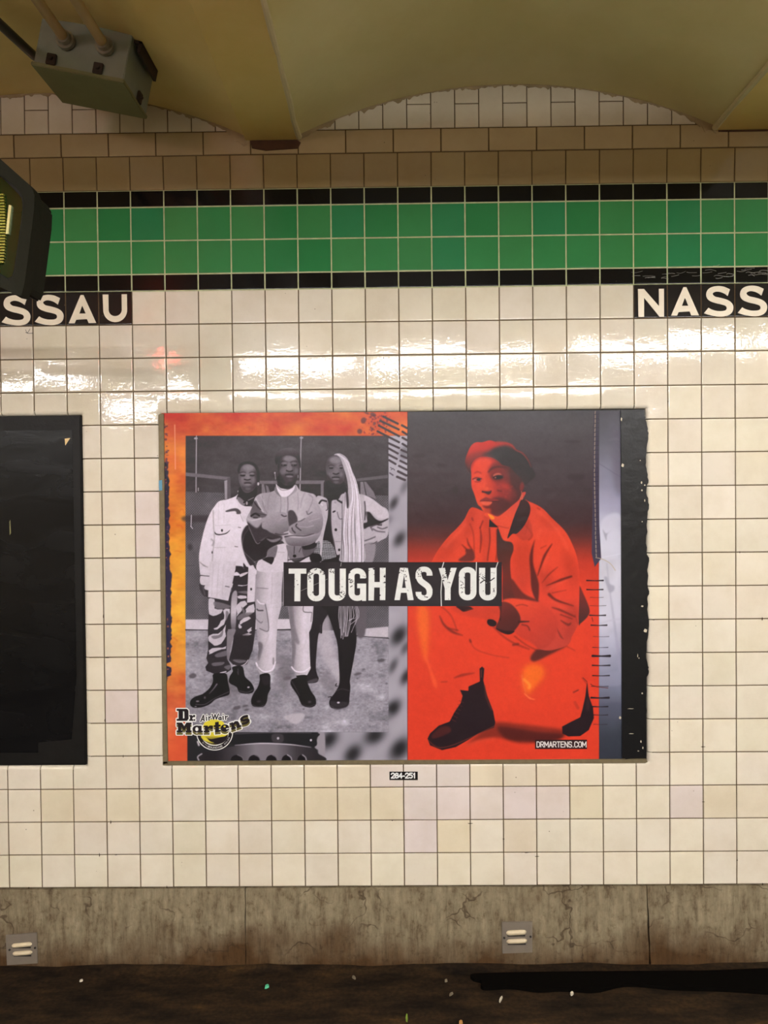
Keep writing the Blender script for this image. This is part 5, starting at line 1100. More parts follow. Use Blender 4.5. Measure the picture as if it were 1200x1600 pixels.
# ---- concrete footing below the tiles, three pours with open joints
def concrete(name):
    m, nt, b, N, L = new_mat(name)
    tc = N('ShaderNodeTexCoord'); mp = N('ShaderNodeMapping'); L(tc.outputs['Object'], mp.inputs['Vector']); mp.inputs['Scale'].default_value = (1, 1, .4)
    n1 = N('ShaderNodeTexNoise'); n1.inputs['Scale'].default_value = 26; n1.inputs['Detail'].default_value = 9; n1.inputs['Roughness'].default_value = .7; L(mp.outputs['Vector'], n1.inputs['Vector'])
    r1 = ramp(N, [(.30, rgb(84, 70, 50)), (.44, rgb(120, 108, 86)), (.62, rgb(138, 127, 104)), (.78, rgb(160, 150, 128))]); L(n1.outputs['Fac'], r1.inputs['Fac'])
    n2 = N('ShaderNodeTexNoise'); n2.inputs['Scale'].default_value = 5; n2.inputs['Detail'].default_value = 7; L(tc.outputs['Object'], n2.inputs['Vector'])
    sp = N('ShaderNodeSeparateXYZ'); L(tc.outputs['Object'], sp.inputs['Vector'])
    mr = N('ShaderNodeMapRange'); mr.inputs['From Min'].default_value = .0; mr.inputs['From Max'].default_value = .17; mr.inputs['To Min'].default_value = .46; mr.inputs['To Max'].default_value = -.06; L(sp.outputs['Z'], mr.inputs['Value'])
    ad = N('ShaderNodeMath'); ad.operation = 'ADD'; L(n2.outputs['Fac'], ad.inputs[0]); L(mr.outputs['Result'], ad.inputs[1])
    r2 = ramp(N, [(.5, (0, 0, 0)), (.95, (1, 1, 1))]); L(ad.outputs[0], r2.inputs['Fac'])
    mx = N('ShaderNodeMix'); mx.data_type = 'RGBA'; L(r2.outputs['Color'], mx.inputs['Factor']); L(r1.outputs['Color'], mx.inputs['A']); mx.inputs['B'].default_value = rgb(74, 52, 28)
    # hairline cracks
    n6 = N('ShaderNodeTexNoise'); n6.inputs['Scale'].default_value = 9; n6.inputs['Detail'].default_value = 3; L(tc.outputs['Object'], n6.inputs['Vector'])
    vm = N('ShaderNodeMix'); vm.data_type = 'RGBA'; vm.inputs['Factor'].default_value = .16; L(tc.outputs['Object'], vm.inputs['A']); L(n6.outputs['Color'], vm.inputs['B'])
    vo = N('ShaderNodeTexVoronoi'); vo.feature = 'DISTANCE_TO_EDGE'; vo.inputs['Scale'].default_value = 7; L(vm.outputs['Result'], vo.inputs['Vector'])
    r3 = ramp(N, [(.006, (1, 1, 1)), (.022, (0, 0, 0))]); L(vo.outputs['Distance'], r3.inputs['Fac'])
    n7 = N('ShaderNodeTexNoise'); n7.inputs['Scale'].default_value = 6; n7.inputs['Detail'].default_value = 5; L(tc.outputs['Object'], n7.inputs['Vector'])
    r4 = ramp(N, [(.50, (0, 0, 0)), (.60, (.75, .75, .75))]); L(n7.outputs['Fac'], r4.inputs['Fac'])
    mu = N('ShaderNodeMath'); mu.operation = 'MULTIPLY'; L(r3.outputs['Color'], mu.inputs[0]); L(r4.outputs['Color'], mu.inputs[1])
    mz = N('ShaderNodeMix'); mz.data_type = 'RGBA'; L(mu.outputs[0], mz.inputs['Factor']); L(mx.outputs['Result'], mz.inputs['A']); mz.inputs['B'].default_value = rgb(62, 48, 32)
    m9 = N('ShaderNodeMapping'); m9.inputs['Scale'].default_value = (1, 1, .12); L(tc.outputs['Object'], m9.inputs['Vector'])
    n9 = N('ShaderNodeTexNoise'); n9.inputs['Scale'].default_value = 70; n9.inputs['Detail'].default_value = 6; n9.inputs['Roughness'].default_value = .75; L(m9.outputs['Vector'], n9.inputs['Vector'])
    r9 = ramp(N, [(.30, (.60, .57, .52)), (.5, (1, 1, 1)), (.72, (1.22, 1.22, 1.22))]); L(n9.outputs['Fac'], r9.inputs['Fac'])
    na = N('ShaderNodeTexNoise'); na.inputs['Scale'].default_value = 34; na.inputs['Detail'].default_value = 10; na.inputs['Roughness'].default_value = .8; L(tc.outputs['Object'], na.inputs['Vector'])
    ra = ramp(N, [(.36, (.55, .48, .38)), (.47, (1, 1, 1)), (.7, (1.15, 1.15, 1.15))]); L(na.outputs['Fac'], ra.inputs['Fac'])
    q1 = N('ShaderNodeMix'); q1.data_type = 'RGBA'; q1.blend_type = 'MULTIPLY'; q1.inputs['Factor'].default_value = .9; L(mz.outputs['Result'], q1.inputs['A']); L(r9.outputs['Color'], q1.inputs['B'])
    q2 = N('ShaderNodeMix'); q2.data_type = 'RGBA'; q2.blend_type = 'MULTIPLY'; q2.inputs['Factor'].default_value = .8; L(q1.outputs['Result'], q2.inputs['A']); L(ra.outputs['Color'], q2.inputs['B'])
    L(q2.outputs['Result'], b.inputs['Base Color']); b.inputs['Roughness'].default_value = .85; b.inputs['Specular IOR Level'].default_value = .25
    n8 = N('ShaderNodeTexNoise'); n8.inputs['Scale'].default_value = 70; n8.inputs['Detail'].default_value = 8; L(tc.outputs['Object'], n8.inputs['Vector'])
    bp = N('ShaderNodeBump'); bp.inputs['Strength'].default_value = .5; bp.inputs['Distance'].default_value = .002; L(n8.outputs['Fac'], bp.inputs['Height']); L(bp.outputs['Normal'], b.inputs['Normal'])
    return m
M_conc = concrete('stained concrete')
M_black = simple('black void', (.006, .005, .004), .9)
mb = MB()
j1a, j1b = WX(383.5, 1390), WX(384.5, 1510); j2a, j2b = WX(1010, 1385), WX(1015.5, 1512); g1, g2 = .0009, .0022
r0 = random.Random(3)
def slab(xa0, xa1, xb0, xb1):
    """pour with top corners xa0, xb0 and bottom corners xa1, xb1 and slightly wandering ends"""
    n = 9; left = [(xa1+(xa0-xa1)*k/n+(r0.uniform(-.0016, .0016) if xa0 > XA+.1 else 0), -.02+(Z0+.019-.002)*k/n+.0) for k in range(n+1)]
    right = [(xb1+(xb0-xb1)*k/n+(r0.uniform(-.0016, .0016) if xb0 < XB-.1 else 0), -.02+(Z0+.019-.002)*k/n) for k in range(n+1)]
    mb.prism(left+right[::-1], -.004, .06)
slab(XA, XA, j1a-g1, j1b-g1); slab(j1a+g1, j1b+g1, j2a-g2, j2b-g2); slab(j2a+g2, j2b+g2, XB, XB)
tag(mb.obj('baseboard_back', M_conc), kind='structure')
mb = MB(); mb.box((XA, .03, -.05), (XB, .09, Z0)); tag(mb.obj('wall_rear_footing', M_black), kind='structure').name = 'baseboard_rear'

# ---- floor
def floor_mat():
    m, nt, b, N, L = new_mat('damp dirty platform floor')
    tc = N('ShaderNodeTexCoord'); mp = N('ShaderNodeMapping'); mp.inputs['Scale'].default_value = (1, 3, 1); L(tc.outputs['Object'], mp.inputs['Vector'])
    n1 = N('ShaderNodeTexNoise'); n1.inputs['Scale'].default_value = 4.5; n1.inputs['Detail'].default_value = 9; n1.inputs['Roughness'].default_value = .68; L(mp.outputs['Vector'], n1.inputs['Vector'])
    r1 = ramp(N, [(.34, rgb(16, 11, 7)), (.52, rgb(42, 31, 20)), (.64, rgb(58, 43, 26)), (.8, rgb(104, 74, 36))]); L(n1.outputs['Fac'], r1.inputs['Fac'])
    n2 = N('ShaderNodeTexNoise'); n2.inputs['Scale'].default_value = 80; n2.inputs['Detail'].default_value = 4; L(tc.outputs['Object'], n2.inputs['Vector'])
    r2 = ramp(N, [(.3, (.6, .6, .6)), (.7, (1.25, 1.2, 1.1))]); L(n2.outputs['Fac'], r2.inputs['Fac'])
    mx = N('ShaderNodeMix'); mx.data_type = 'RGBA'; mx.blend_type = 'MULTIPLY'; mx.inputs['Factor'].default_value = 1; L(r1.outputs['Color'], mx.inputs['A']); L(r2.outputs['Color'], mx.inputs['B'])
    L(mx.outputs['Result'], b.inputs['Base Color']); b.inputs['Roughness'].default_value = .8; b.inputs['Specular IOR Level'].default_value = .15
    bp = N('ShaderNodeBump'); bp.inputs['Strength'].default_value = .6; bp.inputs['Distance'].default_value = .004; L(n1.outputs['Fac'], bp.inputs['Height']); L(bp.outputs['Normal'], b.inputs['Normal'])
    return m
M_floor = floor_mat()
nx, ny = 240, 14; V = []; F = []
ys = [.02, -.004, -.012, -.022, -.035, -.05, -.08, -.12, -.18, -.26, -.4, -.8, -2, -8]
nf = value_noise(nx+1, len(ys), 5, 91, 3)
for i in range(nx+1):
    x = XA+(XB-XA)*i/nx
    for j, y in enumerate(ys):
        t = max(0, 1-abs(y+.004)/.05) if y < 0 else 1
        V.append((x, y, .009*t*t*(nf[i, j])*1.6+(nf[i, j]-.5)*.004*(y > -1)))
for i in range(nx):
    for j in range(len(ys)-1): a = i*len(ys)+j; F.append((a, a+len(ys), a+len(ys)+1, a+1))
me = bpy.data.meshes.new('floor'); me.from_pydata(V, [], F); me.polygons.foreach_set('use_smooth', [True]*len(F)); me.update()
fl = tag(link('floor', me, M_floor), kind='structure')

# ---- ceiling: shallow brick arches between steel beams, all painted yellow
def paint_mat(name, c0, c1, bump=.35):
    m, nt, b, N, L = new_mat(name)
    tc = N('ShaderNodeTexCoord')
    n1 = N('ShaderNodeTexNoise'); n1.inputs['Scale'].default_value = 2.2; n1.inputs['Detail'].default_value = 9; n1.inputs['Roughness'].default_value = .6; L(tc.outputs['Object'], n1.inputs['Vector'])
    r1 = ramp(N, [(.36, c0), (.64, c1)]); L(n1.outputs['Fac'], r1.inputs['Fac']); L(r1.outputs['Color'], b.inputs['Base Color'])
    b.inputs['Roughness'].default_value = .42; b.inputs['Specular IOR Level'].default_value = .4
    n2 = N('ShaderNodeTexNoise'); n2.inputs['Scale'].default_value = 18; n2.inputs['Detail'].default_value = 8; L(tc.outputs['Object'], n2.inputs['Vector'])
    bp = N('ShaderNodeBump'); bp.inputs['Strength'].default_value = bump; bp.inputs['Distance'].default_value = .006; L(n2.outputs['Fac'], bp.inputs['Height']); L(bp.outputs['Normal'], b.inputs['Normal'])
    return m
M_vault = paint_mat('old yellow vault paint', rgb(228, 206, 128), rgb(238, 220, 152)); M_vault2 = paint_mat('old olive vault paint', rgb(222, 212, 150), rgb(234, 226, 174))
M_beam = paint_mat('yellow beam paint', rgb(226, 200, 116), rgb(236, 214, 140), .2)
BL = WX(384, 222, -.006); BR = WX(466, 221, -.006); BW = BR-BL; BC = (BL+BR)/2
RL = WX(1117, 203, -.006); PITCHB = (RL+BW/2)-BC
zbl = WZ(425, 219, -.006); zbr = WZ(1150, 203, -.006)
YD = -8.0
def beam_z(i): return zbl if i <= 0 else zbr
V = []; F = []
mbv = MB()
for i in range(-3, 4):                       # bay i lies right of beam i
    xa = BC+i*PITCHB+BW/2-.004; xb = BC+(i+1)*PITCHB-BW/2+.004
    za, zb2 = beam_z(i)+.012, beam_z(i+1)+.012; rise = .150; n = 36
    for Yk in range(1):
        lo = []; hi = []
        for k in range(n+1):
            t = k/n; s_ = 2*t-1; R = ((xb-xa)**2/4+rise**2)/(2*rise); hh = math.sqrt(R*R-(s_*(xb-xa)/2)**2)-(R-rise)
            lo.append((xa+(xb-xa)*t, za+(zb2-za)*t+hh))
        ny_ = 24; base = len(mbv.v)
        for j in range(ny_+1):
            y = .03+(YD-.03)*j/ny_
            for p in lo: mbv.v.append((p[0], y, p[1]))
        for j in range(ny_):
            for k in range(n):
                a = base+j*(n+1)+k; mbv.f.append((a, a+1, a+n+2, a+n+1))
xs0 = BC-3*PITCHB; mbv.box((xs0-1, YD, 3.02), (BC+4*PITCHB+1, .05, 3.1))
vm = mbv.obj('ceiling', M_vault, smooth=True); tag(vm, kind='structure')
vm.data.materials.append(M_vault2)
for p_ in vm.data.polygons:
    if p_.center.x > BC: p_.material_index = 1
mbb = MB()
for i in range(-3, 5):
    xc = BC+i*PITCHB; z = beam_z(i)
    mbb.box((xc-BW/2, YD, z), (xc+BW/2, .04, z+.014))
    mbb.box((xc-.01, YD, z+.01), (xc+.01, .04, z+.3))
    mbb.tube([(xc-BW/2+.001, YD, z+.008), (xc-BW/2+.001, -.03, z+.008)], .003, 8)
tag(mbb.obj('trim_3', M_beam, smooth=True), kind='structure')
mbc = MB(); rc = random.Random(2)
for i, sd in ((0, 1), (1, -1), (2, -1), (-1, 1)):
    xc = BC+i*PITCHB+sd*(BW/2+.001); z = beam_z(i)+.006; pth = [(xc+rc.uniform(-.002, .002), -.012-k*.11, z+rc.uniform(-.0015, .0015)) for k in range(72)]
    mbc.tube(pth, [.009+rc.uniform(-.0015, .002) for _ in pth], 8)
tag(mbc.obj('trim_6', simple('pale caulking', rgb(214, 204, 164), .6, 0, .12, 14, .4, 40), smooth=True), kind='structure')
# rusty bearing gap under each beam end
M_rust = simple('rusty steel', rgb(70, 42, 20), .8, 0, .5, 25, .6, 90)
mbr = MB()
for i in range(-3, 5):
    xc = BC+i*PITCHB; z = beam_z(i); r1_ = random.Random(i)
    if i <= 0: pts = [(xc-BW/2+.015, z-.001), (xc-BW/2+.02, z-.026), (xc-.02, z-.034), (xc+BW/2-.002, z-.028), (xc+BW/2+.008, z-.01), (xc+BW/2-.004, z-.001)]
    else: pts = [(xc-BW/2+.01, z-.001), (xc-BW/2+.012, z-.006), (xc+BW/2, z-.006), (xc+BW/2, z-.001)]
    mbr.prism(pts, -.009, -.002)
tag(mbr.obj('trim_4', M_rust), kind='structure')
# ragged plaster pointing where the arches meet the tiles
M_plaster = simple('old plaster', rgb(158, 140, 108), .8, 0, .5, 22, .6, 60)
mbp = MB(); rp = np.random.RandomState(4)
for i in range(-3, 4):
    xa = BC+i*PITCHB+BW/2-.004; xb = BC+(i+1)*PITCHB-BW/2+.004; za, zb2 = beam_z(i)+.012, beam_z(i+1)+.012; rise = .150; n = 260
    nz = .5*value_noise(1, n+1, 7, 100+i, 3)[0]+.5*value_noise(1, n+1, 2.2, 140+i, 2)[0]; up = []; dn = []
    for k in range(n+1):
        t = k/n; s_ = 2*t-1; R = ((xb-xa)**2/4+rise**2)/(2*rise); hh = math.sqrt(R*R-(s_*(xb-xa)/2)**2)-(R-rise); z = za+(zb2-za)*t+hh
        w = .003+.016*max(0, nz[k]-.42)*2.2+.030*max(0, abs(s_)-.82)*5*(nz[k]+.3)
        up.append((xa+(xb-xa)*t, z+.01)); dn.append((xa+(xb-xa)*t, z-w))
    for k in range(n): mbp.prism([up[k], up[k+1], dn[k+1], dn[k]], -.0075, -.0062)
tag(mbp.obj('trim_5', M_plaster), kind='structure')
# far side of the station, behind the camera
M_far = simple('distant cream tile', rgb(190, 175, 145), .4, 0, .2, 3)
mb = MB(); mb.box((XA-.5, YD-.1, -.1), (XB+.5, YD, 3.1)); tag(mb.obj('wall_front', M_far), kind='structure')
for nm, xx in (('wall_left', XA-.1), ('wall_right', XB)):
    mb = MB(); mb.box((xx, YD, -.1), (xx+.1, .05, 3.1)); tag(mb.obj(nm, M_far), kind='structure')

# ================================================================ LAMPS OF THE PLATFORM (out of frame)
M_housing = simple('grey enamel', rgb(172, 170, 162), .6)
M_tA = emit('lit tube near row', LAMP_COL, LAMP_A); M_tB = emit('lit tube far row', LAMP_COL, LAMP_B)
def tube_light(x, y, z, mt, name_lbl, e=-.020):
    t = empty('fluorescent_light', (x, y, z+.02), name_lbl, 'light', 'fluorescent lights hung over the platform')
    mb = MB(); mb.box((x-.62, y-.05, z+.035), (x+.62, y+.05, z+.075)); 
    for sg_ in (-1, 1): mb.add([(x-.62, y+sg_*.05, z+.075), (x+.62, y+sg_*.05, z+.075), (x+.62, y+sg_*.25, z+e), (x-.62, y+sg_*.25, z+e)], [(0, 1, 2, 3)]); mb.add([(x-.62, y+sg_*.05, z+.077), (x+.62, y+sg_*.05, z+.077), (x+.62, y+sg_*.25, z+e+.002), (x-.62, y+sg_*.25, z+e+.002)], [(0, 1, 2, 3)])  # wings added to the housing to cut light off the upper wall
    mb.obj('housing', M_housing, t)
    mb = MB(); n = 10; pr = [(y+.032*math.cos(math.radians(-35+250*k/n)), z+.010-.030*math.sin(math.radians(-35+250*k/n))) for k in range(n+1)]
    v = [(x-.6, p, q) for p, q in pr]+[(x+.6, p, q) for p, q in pr]
    mb.add(v, [(k, k+1, n+2+k, n+1+k) for k in range(n)]+[tuple(range(n+1)), tuple(range(2*n+1, n, -1))])
    mb.obj('diffuser', mt, t, smooth=True)
    for dx in (-.45, .45):
        mb = MB(); mb.tube([(x+dx, y, z+.07), (x+dx, y, 2.9)], .006, 8); mb.obj('hanger', M_housing, t)
for x, y, w_ in ((-2.4, -3.8, 'leftmost'), (.0, -3.45, 'second from the left'), (1.35, -3.2, 'middle'), (2.75, -2.85, 'second from the right'), (4.05, -2.7, 'rightmost')): tube_light(x, y, 2.60, M_tA, 'white fluorescent tube light behind the viewer, near row, '+w_)
for x, w_ in ((-1.6, 'leftmost'), (-.2, 'second from the left'), (1.2, 'second from the right'), (2.6, 'rightmost')): tube_light(x, -5.7, 2.60, M_tB, 'white fluorescent tube light behind the viewer, far row, '+w_, .060)

# ================================================================ STATION NAME STRIPS
M_letter = simple('cream letter enamel', rgb(226, 214, 190), .3, 0, .05)
GLY = {  # outlines in tile units, x right, z up, traced from the letter tiles
 'S': ('s', [(350, 75), (350, 75), (322, 155), (322, 155), (280, 125), (232, 105), (182, 100), (145, 115), (140, 135), (172, 162), (240, 178), (322, 205), (372, 243), (392, 292), (378, 352), (332, 392), (262, 408), (182, 404), (102, 388), (30, 364), (30, 364), (86, 297), (86, 297), (122, 318), (182, 336), (242, 340), (292, 332), (310, 307), (297, 277), (242, 257), (172, 240), (102, 212), (66, 172), (60, 122), (82, 72), (132, 42), (202, 31), (272, 40), (322, 60)], None, 415),
 'A': ('p', [(97, 20), (115, 20), (192, 195), (145, 195), (135, 170), (67, 173), (57, 195), (20, 195)], [(106, 85), (87, 135), (127, 135)], 208),
 'U': ('u', None, None, 1),
 'N': ('p', [(25, 28), (62, 28), (154, 135), (154, 28), (185, 28), (185, 201), (158, 201), (62, 82), (62, 201), (27, 201)], None, 208)}
def outline(ch):
    k, pts, hole, u = GLY[ch]
    if ch == 'U':
        o = [(.13, .09), (.30, .09), (.30, .55)]+[(.5-.20*math.cos(a), .55+.19*math.sin(a)) for a in np.linspace(0, math.pi, 14)]+[(.70, .09), (.86, .09), (.86, .55)]+[(.5+.36*math.cos(a), .55+.37*math.sin(a)) for a in np.linspace(0, math.pi, 18)]+[(.14, .5)]
        return o, None
    P = smooth_path(pts, True, 5) if k == 's' else np.array(pts, float)
    return [(x/u, y/u) for x, y in P], ([(x/u, y/u) for x, y in hole] if hole else None)
def flat_shape(name, outer, holes, y, thick, mat, parent):
    cu = bpy.data.curves.new(name, 'CURVE'); cu.dimensions = '2D'; cu.fill_mode = 'BOTH'; cu.extrude = thick/2
    for lp in [outer]+(holes or []):
        sp = cu.splines.new('POLY'); sp.points.add(len(lp)-1)
        for p, (a, b) in zip(sp.points, lp): p.co = (a, b, 0, 1)
        sp.use_cyclic_u = True
    tmp = bpy.data.objects.new('tmp', cu); COL.objects.link(tmp); bpy.context.view_layer.update()
    me = bpy.data.meshes.new_from_object(tmp.evaluated_get(bpy.context.evaluated_depsgraph_get()))
    bpy.data.objects.remove(tmp); bpy.data.curves.remove(cu)
    me.transform(Matrix(((1, 0, 0, 0), (0, 0, -1, y-thick/2+thick/2), (0, 1, 0, 0), (0, 0, 0, 1)))); me.name = name
    me.materials.clear(); o = link(name, me, mat)
    if parent: child_at(o, parent)
    return o
for (ca, cb), lbl in zip(SIGNS, ('black tile station name strip at the left edge reading NASSAU, its last letters SSAU showing', 'black tile station name strip at the right edge reading NASSAU, its first letters NASS showing')):
    z0 = Z0+17*PT
    root = empty('station_name_sign', (ca*PT, 0, z0), lbl, 'sign')
    mb = MB(); mb.box((ca*PT, .0012, z0), (cb*PT, .012, z0+PT)); mb.obj('grout_bed', M_grout2 if False else M_grout, root)
    for k, ch in enumerate('NASSAU'):
        c = ca+k; T = Tiles(); T.tile(c*PT, (c+1)*PT, z0, z0+PT, np.array([.012, .010, .012]), gap=.003, r=.0012, tilt=.0008)
        lt = T.obj('letter_tile', M_ltile, root)
        o, h = outline(ch)
        tr = lambda P: [(c*PT+x*PT, z0+PT-y*PT) for x, y in P]
        lo = flat_shape('letter', tr(o), [tr(h)] if h else None, -.0012, .0014, M_letter, None)
        lo.parent = lt
        lo.matrix_parent_inverse = (lt.matrix_parent_inverse).copy() if False else Matrix.Identity(4)

# ================================================================ ADVERTISING PANELS AND POSTER
M_pblack = simple('thick black gloss paint', (.007, .007, .008), .36, 0, .3, 20, .8, 26, .3)
M_edge = simple('weathered grey metal strip', rgb(116, 104, 78), .6, .3, .3, 60, .5, 150)
X0, X1, ZA, ZB = OPEN[0]
pn = empty('advertising_panel', ((X0+X1)/2, .01, ZA), 'black painted wall panel with ragged right edge, holding the colourful poster', 'panel')
mb = MB(); mb.box((X0+.002, .0065, ZA+.002), (X1-.002, .02, ZB-.002)); mb.obj('board', M_pblack, pn, bevel=.0015)
wp = lambda pts, Y=0.0: [(float(q[0]), float(q[2])) for q in [wall_pt(a, b, Y) for a, b in pts]]
mb = MB(); mb.prism(wp([(247.5, 648), (256, 646), (257, 760), (258.5, 900), (260.5, 1100), (262.5, 1193), (254.5, 1194), (252, 1000), (249, 800)]), -.0015, .012); mb.obj('edge_strip', M_edge, pn, bevel=.001)
mb = MB(); mb.prism(wp([(254.5, 1189.5), (600, 1188), (1010, 1186), (1012, 1190.5), (1008, 1192.5), (630, 1194.5), (254.5, 1196)]), -.0015, .012); mb.obj('edge_strip', M_edge, pn, bevel=.001)
rr_ = random.Random(21); L_ = [(971, 641.5)]; 
right = [(1003, 641.5), (1007, 646), (1008, 655), (1012, 670), (1012.5, 680), (1010, 700), (1009, 722), (1010.5, 737), (1013, 750), (1010, 762), (1010.5, 775), (1012.5, 785), (1013.5, 795), (1011, 808), (1010.5, 826), (1009, 842), (1010, 862), (1014, 876), (1011, 890), (1012.5, 900), (1012, 918), (1014, 924), (1011, 936), (1012, 960), (1013, 985), (1010, 1003), (1009, 1022), (1012, 1040), (1013.5, 1048), (1010, 1058), (1010, 1080), (1009, 1100), (1009, 1130), (1008, 1160), (1007, 1178), (1002, 1182), (990, 1184), (978, 1186), (973, 1183)]
jit = []
for (a, b), (c, d) in zip(right[:-1], right[1:]):
    jit.append((a, b))
    if abs(d-b) > 6:
        for k in (1, 2): jit.append((a+(c-a)*k/3+rr_.uniform(-1.1, 1.3), b+(d-b)*k/3))
jit.append(right[-1])
mb = MB(); mb.prism(wp([(970, 641.5)]+jit+[(972, 1183)]), -.0022, .0055); mb.obj('black_paint', M_pblack, pn)
M_chip = simple('pale bare spots', rgb(196, 186, 164), .7, 0, .1)
for (a, b, w, h) in ((970.5, 655, 1.2, 3), (972.5, 727, 2.2, 3), (1000, 719.5, 1, .8), (1002, 754, 1.2, 2.2), (1007, 758, 1.2, 1.2), (1002.5, 766, 1.3, 1.5), (1007, 782, .8, 2), (1003, 815, .8, 1), (1003, 947, 2, 1.3), (998, 1028, 1, 1), (1003, 1083, 1.2, 1.4), (968.5, 1121, 2, 2.4), (1001, 1158, 1, 2), (986, 1146, 4, .5), (997, 1173, 1.5, .8), (1004, 1168, 1, 2), (985, 1107, 5, .5), (996, 1024, .6, 3), (1008, 985, 2.8, 3)):
    mb = MB(); mb.prism(wp([(a-w, b+h*.3), (a-w*.3, b-h), (a+w, b-h*.4), (a+w*.6, b+h), (a-w*.5, b+h*.8)]), -.0028, -.0018); mb.obj('paint_chip', M_chip, pn)

# ---- the printed sheet
M_print = printed('printed poster paper'); M_hprint = printed('printed headline', .4, (.84, .9, .98), .1)
YP = .0035
def ink_mesh(name, canvas, px, py, keep, Y, mat, parent, wrinkle=None):
    """sheet whose vertices carry the printed colour; px, py are vertex positions in photograph units"""
    H, W = px.shape
    P = wall_pt(px, py, Y)
    P[..., 1] = Y if wrinkle is None else Y+wrinkle
    cx = np.clip(((px-canvas.x0)*canvas.S-.5), 0, canvas.w-1.001); cy = np.clip(((py-canvas.y0)*canvas.S-.5), 0, canvas.h-1.001)
    ix, iy = cx.astype(int), cy.astype(int); fx, fy = (cx-ix)[..., None], (cy-iy)[..., None]
    im = canvas.img; iy1 = np.minimum(iy+1, canvas.h-1); ix1 = np.minimum(ix+1, canvas.w-1)
    c = (im[iy, ix]*(1-fx)+im[iy, ix1]*fx)*(1-fy)+(im[iy1, ix]*(1-fx)+im[iy1, ix1]*fx)*fy
    c = lin(np.clip(c, 0, 255))
    c = np.maximum(c-.05*np.clip(1-(py-640)/300, 0, 1)[..., None], c*.35)          # take the room's sheen back out of the ink
    idx = np.arange(H*W).reshape(H, W)
    q = np.stack([idx[1:, :-1], idx[1:, 1:], idx[:-1, 1:], idx[:-1, :-1]], -1)[keep].reshape(-1, 4)
    used = np.zeros(H*W, bool); used[q.ravel()] = True; rm = np.cumsum(used)-1; q = rm[q]
    V = P.reshape(-1, 3)[used]; C_ = np.concatenate([c.reshape(-1, 3), np.ones((H*W, 1))], 1)[used]
    me = bpy.data.meshes.new(name); me.vertices.add(len(V)); me.vertices.foreach_set('co', V.astype('f').ravel())
    me.loops.add(q.size); me.loops.foreach_set('vertex_index', q.astype('i').ravel())
    me.polygons.add(len(q)); me.polygons.foreach_set('loop_start', np.arange(0, q.size, 4, dtype='i'))
    try: me.polygons.foreach_set('loop_total', np.full(len(q), 4, 'i'))
    except Exception: pass
    me.update(calc_edges=True)
    me.polygons.foreach_set('use_smooth', np.ones(len(q), bool))
    at = me.color_attributes.new('ink', 'FLOAT_COLOR', 'POINT'); at.data.foreach_set('color', C_.astype('f').ravel())
    o = link(name, me, mat)
    if parent: child_at(o, parent)
    return o
art = make_print()
TL, TR, BR_, BL_ = np.array([252.5, 645.5]), np.array([970.5, 641.8]), np.array([972.5, 1187.5]), np.array([258.5, 1190.3])
nxp, nyp = 1010, 765
u, v = np.meshgrid(np.linspace(0, 1, nxp), np.linspace(0, 1, nyp))
top = TL+(TR-TL)*u[..., None]; bot = BL_+(BR_-BL_)*u[..., None]; g_ = top*(1-v[..., None])+bot*v[..., None]
px, py = g_[..., 0], g_[..., 1]
wr = (value_noise(nyp, nxp, 60, 201, 4)-.5)*.0010+(value_noise(nyp, nxp, 22, 202, 2, 2.4)-.5)*.0005
cxq, cyq = (px[:-1, :-1]+px[1:, 1:])/2, (py[:-1, :-1]+py[1:, 1:])/2
grp = (cxq > 290) & (cxq < 607) & (cyq > 681) & (cyq < 1144)
por = (cxq >= 637) & (cxq < 936); sea = cxq >= 936
hel = (cxq < 496) & (cxq > 292.5) & (cyq >= 1144); chk = ~grp & ~por & ~sea & ~hel & (((cxq >= 607) & (cyq > 681)) | ((cyq >= 1144) & (cxq >= 495)))
ora = ~(grp | por | sea | hel | chk)
c_ = wall_pt(612, 1189)
po = empty('poster', (float(c_[0]), 0, float(c_[2])), 'wide fashion poster headed TOUGH AS YOU, grey group photograph beside red portrait', 'poster')
parts = {}
for nm, mk, lb in (('orange_print', ora, 'orange textured print with torn black edge'), ('group_photograph', grp, 'black and white photograph of three people in jackets'), ('checkered_print', chk, 'blurred grey and black checkered print'),
                   ('heel_strap_print', hel, 'black photograph of a perforated strap'), ('portrait_photograph', por, 'red and black photograph of a crouching person in a beret'), ('seam_print', sea, 'pale grey print with a stitched dark seam')):
    o = ink_mesh(nm, art, px, py, mk, YP, M_print, po, wr); o['label'] = lb; parts[nm] = o
def strip(name, canvas, parent_o, y, label=None, mask=None, mat=None, quad=None):
    W, H = canvas.w, canvas.h
    X, Y = np.meshgrid(canvas.x0+np.arange(W+1)/canvas.S, canvas.y0+np.arange(H+1)/canvas.S)
    keep = np.ones((H, W), bool) if mask is None else mask
    o = ink_mesh(name, canvas, X, Y, keep, y, mat or M_hprint, None)
    o.parent = parent_o
    o.matrix_parent_inverse = parent_o.matrix_parent_inverse.copy() if parent_o.type == 'EMPTY' else Matrix.Identity(4)
    if parent_o.type == 'EMPTY': o.matrix_parent_inverse = Matrix.Translation(-Vector(parent_o.location))
    if label: o['label'] = label
    return o
hc = Canvas(443, 878.3, 784.3, 947.2, 2.6); lm_ = paint_headline(hc)
hb = strip('headline_band', hc, po, YP-.0012, 'black band across the middle', mask=lm_ < .5)
hl = strip('headline_lettering', hc, hb, YP-.0012, 'scuffed white capital letters reading TOUGH AS YOU', mask=lm_ >= .5)
wc = Canvas(836, 1155.7, 917.3, 1170.3, 5); paint_web(wc); wm = wc.img.mean(-1) > 120
wb = strip('web_address_band', wc, po, YP-.0012, 'small black label near the lower right', mask=~wm)
